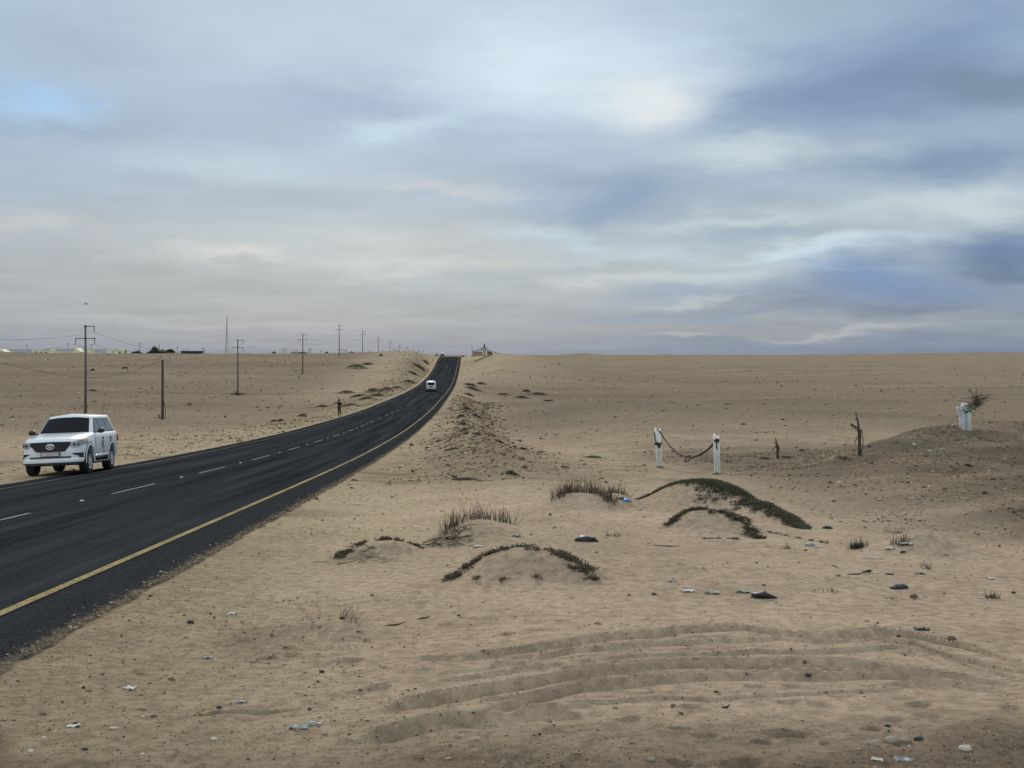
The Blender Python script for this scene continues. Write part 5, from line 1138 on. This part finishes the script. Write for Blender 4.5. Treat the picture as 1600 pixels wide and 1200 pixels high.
# ------------------------------------------------------------------ litter, sticks and stones
def sheet(w, d, rnd, crump, n=7):
    mb = MB(); vs = []; ph = [rnd.uniform(0, 6) for _ in range(6)]
    for i in range(n):
        for j in range(n):
            u, v = i/(n-1)-.5, j/(n-1)-.5
            ed = 1-.25*rnd.random() if i in (0, n-1) or j in (0, n-1) else 1
            z = crump*(abs(math.sin(u*5+ph[0]+v*3))*.5+abs(math.sin(v*7+ph[1]-u*4))*.3+rnd.uniform(0, .35))
            vs.append((u*w*ed, v*d*ed, z))
    t = .004
    top = [(x, y, z+t) for x, y, z in vs]; k = len(vs)
    fs = [(i*n+j, (i+1)*n+j, (i+1)*n+j+1, i*n+j+1) for i in range(n-1) for j in range(n-1)]
    mb.add(top, fs); mb.add(vs, [f[::-1] for f in fs]); return mb
def litter(px, py, kind, w, label, mat, seed, cat, d=None, name=None, rz=None, h=None):
    x, y, z = at(px, py); rr = random.Random(seed*13+px); d = d or w*.6; rz = rr.uniform(-.5, .5) if rz is None else rz
    if kind == 'scrap': mb = sheet(w, d, rr, h or w*.18)
    elif kind == 'bag':
        mb = MB(); mb.lump((0, 0, (h or w*.2)*.6), w*.5, d*.5, (h or w*.2), rr, .34, 2); mb.lump((w*.36, d*.1, .01), w*.28, d*.3, (h or w*.25)*.45, rr, .4, 2); mb.lump((-w*.38, -d*.1, .005), w*.22, d*.25, (h or w*.25)*.35, rr, .4, 2)
    elif kind == 'stone': w *= .78; d *= .78; mb = MB(); mb.lump((0, 0, (h or w*.3)*.55), w*.5, d*.5, (h or w*.3), rr, .16, 2)
    elif kind == 'arc':
        mb = MB(); mb.tube([(-w/2, 0, .005), (-w*.28, 0, w*.12), (0, 0, w*.17), (w*.3, 0, w*.10), (w/2, 0, .0)], [.008+.02*w, .05*w, .07*w, .05*w, .02*w], 6)
    elif kind == 'stick':
        mb = MB(); mb.tube([(-w/2, 0, .004), (-w*.1, .01*w, .012), (w*.2, -.01*w, .014), (w/2, 0, .03)], [(h or .008)*q for q in (.7, 1, 1, .5)], 6); mb.tube([(0, 0, .012), (w*.1, .05*w, .05*w)], (h or .008)*.5, 4)
    o = mb.build(name or {'scrap': 'plastic_scrap', 'bag': 'plastic_bag', 'stone': 'stone', 'arc': 'plastic_strip', 'stick': 'stick'}[kind], M[mat], None, kind in ('bag', 'stone', 'arc', 'stick'))
    o.location = (x, y, z-.004); o.rotation_euler = (0, 0, rz); return tag(o, label, cat)
LIT = [
 (203, 1077, 'scrap', .11, 'largest white plastic scrap on the near sand at lower left', 'pl_white', 'litter'), (115, 1136, 'scrap', .09, 'curled white shard in the lower left corner area', 'pl_white', 'litter'), (178, 1139, 'scrap', .06, 'flat pale shard right of the curled white shard', 'palestone', 'litter'),
 (69, 1153, 'stone', .045, 'small round white pebble beside a brown lump, lower left', 'palestone', 'pebble'), (48, 1175, 'stone', .06, 'flat whitish pebble lowest at far left', 'palestone', 'pebble'), (222, 1179, 'stone', .04, 'white pebble near the bottom edge, lower left', 'palestone', 'pebble'), (334, 1156, 'stone', .06, 'white rounded pebble near the bottom, left of centre', 'palestone', 'pebble'), (126, 1073, 'stone', .035, 'tiny white pebble left of the largest white scrap', 'palestone', 'pebble'),
 (362, 960, 'scrap', .10, 'crumpled pale green-white paper on the road verge', 'pl_white', 'litter'), (325, 1029, 'scrap', .10, 'grey and white folded scrap on the near verge', 'pl_grey', 'litter'), (489, 1133, 'bag', .09, 'crumpled clear plastic ball at the end of a grey sheet', 'pl_grey', 'litter'), (466, 1139, 'scrap', .13, 'half-buried grey plastic sheet beside the plastic ball', 'pl_grey', 'litter'), (378, 1098, 'scrap', .09, 'small grey sliver on the brown streak of soil', 'pl_grey', 'litter'),
 (298, 974, 'stone', .10, 'dark flat brown lump on the road verge', 'darkstone', 'stone'), (67, 1118, 'stone', .075, 'round brown clod at lower left', 'brownstone', 'clod'), (268, 1063, 'stone', .08, 'brown clod right of the largest white scrap', 'brownstone', 'clod'), (133, 1172, 'stone', .05, 'small black stone near the bottom left', 'darkstone', 'stone'), (234, 1069, 'stone', .05, 'low brown clod between the white scrap and the larger clod', 'brownstone', 'clod'), (141, 1012, 'stone', .035, 'tiny black stone on the verge beside the asphalt', 'darkstone', 'stone'), (198, 1011, 'stone', .03, 'tiny dark pebble on the verge right of the tiny black stone', 'darkstone', 'stone'),
 (915, 846, 'bag', .27, 'black plastic bag half buried in the middle sand', 'pl_black', 'bag'), (979, 783, 'bag', .17, 'crumpled bright blue plastic bag between the reeds and the large dark mat', 'pl_blue', 'bag'), (970, 780, 'bag', .12, 'small dark grey lump left of the blue bag', 'darkstone', 'litter'),
 (1192, 934, 'bag', .21, 'black curved rubber scrap at the right end of the debris line', 'pl_black', 'litter'), (1076, 925, 'scrap', .16, 'grey-white plastic sheet at the left end of the debris line', 'pl_white', 'litter'), (1112, 928, 'scrap', .17, 'pale crumpled plastic in the middle of the debris line', 'pl_grey', 'litter'), (1160, 926, 'scrap', .16, 'dark grey shredded plastic left of the black rubber scrap', 'pl_grey', 'litter'), (1022, 930, 'stone', .08, 'small dark chip left of the debris line', 'darkstone', 'stone'), (1050, 909, 'scrap', .10, 'grey scrap half buried above the debris line', 'pl_grey', 'litter'),
 (1403, 920, 'bag', .17, 'black pointed rubber scrap on the smooth sand at right', 'pl_black', 'litter'), (1355, 894, 'bag', .11, 'black lump among small litter at right', 'pl_black', 'litter'), (1390, 898, 'scrap', .10, 'dark folded scrap right of the black lump', 'pl_black', 'litter'), (1368, 896, 'scrap', .08, 'pale crumpled scrap between the black lump and the dark folded scrap', 'pl_white', 'litter'), (1310, 901, 'stone', .08, 'dark brown clod left of the black lump', 'brownstone', 'clod'), (1337, 898, 'stick', .20, 'thin dark stick left of the black lump', 'twig', 'stick'),
 (1360, 873, 'arc', .17, 'larger white curved plastic strip right of the grey bag', 'pl_white', 'litter'), (1364, 859, 'arc', .09, 'smaller white curved strip behind the larger one', 'pl_white', 'litter'), (1266, 853, 'bag', .15, 'greyish white plastic bag at the end of the sprig row', 'pl_grey', 'bag'), (1278, 855, 'scrap', .10, 'white scrap touching the greyish bag', 'pl_white', 'litter'), (1259, 861, 'stone', .07, 'dark small lump just below the greyish bag', 'darkstone', 'stone'),
 (1291, 826, 'bag', .18, 'black tyre piece at the foot of the large dark mat', 'pl_black', 'litter'), (1549, 905, 'scrap', .11, 'white plastic scrap near the right edge', 'pl_white', 'litter'), (1534, 935, 'scrap', .07, 'tiny white scrap left of the small dark tuft at right', 'pl_white', 'litter'), (1428, 934, 'stone', .13, 'round brown stone on the smooth sand at right', 'brownstone', 'stone'), (1446, 933, 'stone', .06, 'small grey stone right of the round brown one', 'stone', 'stone'), (1438, 897, 'scrap', .12, 'pale grey plastic below the tiny forked sprig', 'pl_grey', 'litter'),
 (1391, 858, 'scrap', .14, 'white litter at the left foot of the right-hand sand mound', 'pl_white', 'litter'), (1416, 851, 'scrap', .20, 'pale strip lying up the right-hand sand mound', 'palestone', 'litter'), (1411, 864, 'stone', .10, 'dark lump at the foot of the right-hand sand mound', 'darkstone', 'stone'), (1440, 985, 'scrap', .14, 'dark blue-grey shredded litter above the upper tyre track at right', 'pl_black', 'litter'), (1563, 877, 'scrap', .05, 'tiny pale chip far right of the sand mound', 'palestone', 'litter'),
 (748, 855, 'scrap', .17, 'white crumpled plastic between the reeds and the nearest mound', 'pl_white', 'litter'), (770, 857, 'scrap', .12, 'flat white plastic right of the crumpled one by the reeds', 'pl_white', 'litter'), (806, 838, 'scrap', .16, 'pale grey plastic sheet behind the nearest mound', 'pl_grey', 'litter'), (646, 844, 'scrap', .12, 'white scrap between the two small mounds at left', 'pl_white', 'litter'), (650, 825, 'scrap', .12, 'pale scrap beside a dark sprig behind the left mound', 'palestone', 'litter'), (758, 807, 'scrap', .13, 'white plastic caught among the tall reeds', 'pl_white', 'litter'),
 (724, 811, 'scrap', .10, 'whitish rag caught at the left of the tall reeds', 'pl_white', 'litter'), (700, 841, 'bag', .09, 'black round lump left in the dead runners', 'pl_black', 'litter'), (731, 838, 'bag', .09, 'black round lump right in the dead runners', 'pl_black', 'litter'),
 (601, 962, 'scrap', .06, 'tiny pale scrap with a dark underside beside the long stick', 'pl_grey', 'litter'), (613, 978, 'stick', .27, 'longest dark stick lying diagonal on the near sand', 'twig', 'stick'), (662, 967, 'stick', .13, 'short dark twig right of the long stick', 'twig', 'stick'), (535, 967, 'stone', .07, 'small black chip on the low mound by the verge', 'darkstone', 'stone'), (476, 974, 'stick', .10, 'thin pale stick left of the low mound by the verge', 'palestone', 'stick'), (497, 1023, 'stone', .05, 'small dark clod beside the left tyre track', 'brownstone', 'clod'),
 (1042, 854, 'stick', .42, 'dark flat driftwood strip in the middle sand', 'post', 'driftwood'), (1347, 716, 'stone', .1, 'clod at the foot of the taller dead palm', 'brownstone', 'clod'),
 (1364, 1165, 'stone', .10, 'squarish tan rock at the left of the bottom right rubble', 'stone', 'rock'), (1392, 1161, 'stone', .12, 'largest mossy tan rock in the bottom right rubble', 'stone', 'rock'), (1414, 1158, 'stone', .08, 'tan rock right of the largest one in the rubble', 'stone', 'rock'), (1435, 1157, 'stone', .08, 'dark rounded rock in the bottom right rubble', 'darkstone', 'rock'), (1508, 1172, 'stone', .10, 'smooth pale oval stone at bottom right', 'palestone', 'stone'), (1386, 1136, 'stone', .06, 'small dark stone above the bottom right rubble', 'darkstone', 'stone'), (1371, 1188, 'scrap', .07, 'white chip below the bottom right rubble', 'palestone', 'litter'), (1017, 1188, 'stone', .07, 'grey stone at the bottom edge right of centre', 'stone', 'stone'), (1412, 1190, 'scrap', .11, 'purplish flake near the bottom edge at right', 'pl_grey', 'litter'),
 (714, 1134, 'stone', .05, 'small black stone on the big sand step', 'darkstone', 'stone'), (706, 1083, 'stone', .05, 'small dark clod between two tyre tracks, left of centre', 'darkstone', 'clod'), (649, 1077, 'stone', .04, 'tiny dark clod on a tyre track at left of centre', 'darkstone', 'clod'), (907, 1057, 'stone', .03, 'tiny dark pebble on the middle tyre track', 'darkstone', 'pebble'), (987, 999, 'stone', .05, 'small brown clod on the upper tyre track', 'brownstone', 'clod'), (1178, 1030, 'stone', .035, 'tiny grey pebble on the tyre track right of centre', 'stone', 'pebble'), (1134, 1107, 'stick', .05, 'tiny black twig on the smooth sand right of centre', 'twig', 'stick'), (1487, 999, 'stone', .10, 'brown clod on the bank above the tyre tracks at right', 'brownstone', 'clod'), (565, 1126, 'stone', .04, 'tiny dark clod on the sand step at left', 'darkstone', 'clod'),
 (272, 844, 'scrap', .13, 'pale orange scrap on the road shoulder beside the yellow line', 'pl_orange', 'litter'), (124, 614, 'scrap', .9, 'white scrap on the plain behind the white off-road car', 'pl_white', 'litter'), (1310, 669, 'scrap', .45, 'white plastic piece on the sand beyond the dead palms', 'pl_white', 'litter'), (1139, 723, 'bag', .22, 'small black lump right of the right white post', 'pl_black', 'litter'), (904, 685, 'scrap', .5, 'dark blue scrap on the sand left of the white posts', 'pl_black', 'litter'), (846, 697, 'stick', .5, 'dark stick on the sand far left of the white posts', 'twig', 'stick'), (1048, 722, 'stick', .5, 'dark twig right of the left white post', 'twig', 'stick'), (1006, 728, 'stone', .16, 'dark small clod left of the left white post', 'darkstone', 'clod'), (1008, 707, 'stone', .2, 'dark flat stone beyond the left white post', 'darkstone', 'stone'), (1275, 704, 'stone', .16, 'dark stone between the two dead palms', 'darkstone', 'stone')]
for k, q in enumerate(LIT): litter(q[0], q[1], q[2], q[3], q[4], q[5], k, q[6])
# loose small stones one can count
rr = random.Random(99); protos = []
for k in range(6):
    mb = MB(); mb.lump((0, 0, .012), .026, .02, .016, random.Random(k), .2, 1); protos.append(mb)
mats_ = [M['brownstone'], M['darkstone'], M['stone']]
first = {}
for k in range(46):
    px = rr.uniform(20, 1590); py = 860+330*rr.random(); 
    if px < 640-(py-800)*1.5: px = 1600-px*.5
    x, y, z = at(px, py); j = k % 6; mt = k % 3
    key = (j, mt)
    if key not in first: o = protos[j].build('small_stone', mats_[mt]); first[key] = o
    else: o = first[key].copy(); COL.objects.link(o)
    s = rr.uniform(.4, 1.05); o.location = (x, y, z-.003); o.scale = (s, s, s); o.rotation_euler = (0, 0, rr.uniform(0, 6)); tag(o, 'small loose stone lying on the foreground sand', 'stone', 'small stones on the foreground sand')

# gravel and clods: far too many to count
def gravel():
    g = np.random.default_rng(12); N = 260000
    inv = g.uniform(1/320, 1/5.6, N); r = 1/inv; r[:34000] = np.exp(g.uniform(math.log(110), math.log(1000), 34000)); a = g.uniform(-29, 29, N)*np.pi/180
    X = r*np.sin(a); Y = r*np.cos(a); ro, dk, ve = masks(X, Y); off = X-road_x(Y)
    p = .08+.75*ro**1.3+.60*ve*(Y < 120)+.10*ve*(Y >= 120)
    strip_ = np.exp(-((off-8.8)/2.2)**2)*sst(40, 60, Y)*(1-sst(150, 200, Y)); p = p+.5*strip_
    p = p*np.clip(.25+1.7*(.5+fbm(X, Y, 6, 3, 61)), .15, 1.8)*np.clip(.6+1.2*fbm(X, Y, 45, 2, 62), .3, 1.5)
    p = np.where((r > 120) & (X > 5), p*.5, p)
    keep = (g.random(N) < p*.62) & ((off > 4.75) | (off < -4.3)); X, Y, r, off, ro, strip_, ve = [q[keep] for q in (X, Y, r, off, ro, strip_, ve)]; n = len(X)
    sz = r*.00052*np.exp(g.normal(0, .5, n))*(1+1.1*strip_+.35*ro); sz = np.clip(sz, .004, .32+.0002*r)
    # stony slope at the right and the rough strips beside the road
    e = 70000; X2 = g.uniform(5, 34, e); Y2 = 17+43*g.random(e)**.8; k2 = (g.random(e) < sst(5.5, 9, X2)*sst(17.5, 22, Y2+.15*X2)*np.clip(.45+1.1*fbm(X2, Y2, 2.2, 3, 71), .05, 1))
    X2, Y2 = X2[k2], Y2[k2]; s2 = np.clip(.021*np.exp(g.normal(0, .5, len(X2))), .006, .11)
    e = 16000; Y3 = 34+190*g.random(e)**1.2; o3 = 8.6+g.normal(0, 1.7, e); k3 = (o3 > 5.4) & (g.random(e) < np.clip(.5+1.2*fbm(o3, Y3, 3.5, 2, 72), .05, 1)); Y3 = Y3[k3]; X3 = road_x(Y3)+o3[k3]; s3 = np.clip((.012+.00042*Y3)*np.exp(g.normal(0, .55, len(X3))), .012, .26)
    e = 9000; Y4 = g.uniform(25, 420, e); o4 = -(5.2+np.abs(g.normal(0, 4.5, e))); X4 = road_x(Y4)+o4; s4 = np.clip((.02+.00022*Y4)*np.exp(g.normal(0, .5, e)), .02, .3)
    e = 5000; Y5 = 1/g.uniform(1/70, 1/6.5, e); o5 = 4.68-np.abs(g.normal(0, .11, e)); X5 = road_x(Y5)+o5; s5 = np.clip(Y5*.0006*np.exp(g.normal(0, .4, e)), .003, .02)
    X = np.concatenate([X, X2, X3, X4, X5]); Y = np.concatenate([Y, Y2, Y3, Y4, Y5]); sz = np.concatenate([sz, s2, s3, s4, s5]); n = len(X); Z = ground_z(X, Y); Z[-e:] = road_z(Y5)-.012*o5
    base = np.array([(1, 0, 0), (0, 1, 0), (-1, 0, 0), (0, -1, 0), (0, 0, .62), (0, 0, -.3)], float)
    co = base[None]*(1+g.uniform(-.45, .45, (n, 6, 1))); tl = g.uniform(-.9, .9, n); c1, s1 = np.cos(tl)[:, None], np.sin(tl)[:, None]; co = np.stack([co[..., 0]*c1-co[..., 2]*s1, co[..., 1], (co[..., 0]*s1+co[..., 2]*c1)*.85], -1)+g.normal(0, .12, (n, 6, 3)); rot = g.uniform(0, 6.28, n); c_, s_ = np.cos(rot), np.sin(rot)
    el_ = g.uniform(.7, 1.5, n); x = co[..., 0]*el_[:, None]; y = co[..., 1]
    co = np.stack([x*c_[:, None]-y*s_[:, None], x*s_[:, None]+y*c_[:, None], co[..., 2]*g.uniform(.6, 1.1, (n, 1))], -1)*sz[:, None, None]
    co += np.stack([X, Y, Z+sz*.12], -1)[:, None]
    f = np.array([(0,1,4),(1,2,4),(2,3,4),(3,0,4),(1,0,5),(2,1,5),(3,2,5),(0,3,5)]); fc_ = (np.arange(n)[:, None, None]*6+f[None]).reshape(-1, 3)
    pal = np.array([(.19, .138, .088), (.12, .086, .053), (.29, .218, .142), (.37, .28, .18), (.06, .046, .032), (.55, .47, .36)]); pr = [.26, .23, .24, .15, .08, .04]
    ci = g.choice(6, n, p=pr); col = pal[ci]*g.uniform(.8, 1.2, (n, 1)); col = np.concatenate([col, np.ones((n, 1))], 1)
    me = np_mesh('gravel', co.reshape(-1, 3), fc_, False, {'tint': np.repeat(col, 6, 0)})
    m, t, b = mat_new('gravel_stone'); a_ = t.n('ShaderNodeAttribute'); a_.attribute_name = 'tint'
    q = t.n('ShaderNodeTexCoord').outputs['Object']; v_ = t.m('ADD', .8, t.m('MULTIPLY', t.noise(q, 60, 3, .6), .4))
    t.put(b.inputs['Base Color'], t.mix(1.0, a_.outputs['Color'], t.comb(v_, v_, v_), 'MULTIPLY')); b.inputs['Roughness'].default_value = 1.0; b.inputs['Specular IOR Level'].default_value = 0.0
    me.materials.append(m); o = bpy.data.objects.new('gravel', me); COL.objects.link(o); o['kind'] = 'stuff'; o['label'] = 'gravel and clods strewn over the sand'; o['category'] = 'gravel'
    return n
print('gravel stones', gravel())

# a gull far off over the plain
y = 160.0; x = (134-800)*y/F; z = (555-475)*y/F
mb = MB(); mb.lump((0, 0, 0), .2, .09, .08, random.Random(2), .05, 2); mb.lump((.22, 0, .04), .06, .055, .055, random.Random(3), .05, 2)
mb.add([(-.18, 0, 0), (-.34, .07, .02), (-.34, -.07, .02)], [(0, 1, 2)])
gull = empty('gull', (x, y, z), .5, 'gull flying low over the left plain above the first power pole', 'bird'); mb.build('body', M['pl_grey'], gull, True)
for s in (-1, 1):
    mb = MB(); mb.add([(.08, s*.06, .03), (-.08, s*.06, .03), (-.07, s*.28, .14), (.09, s*.28, .15), (-.2, s*.6, .08)], [(0, 1, 2, 3), (3, 2, 4)]); mb.build('wing', M['pl_grey'], gull)
print('script size parts ok')
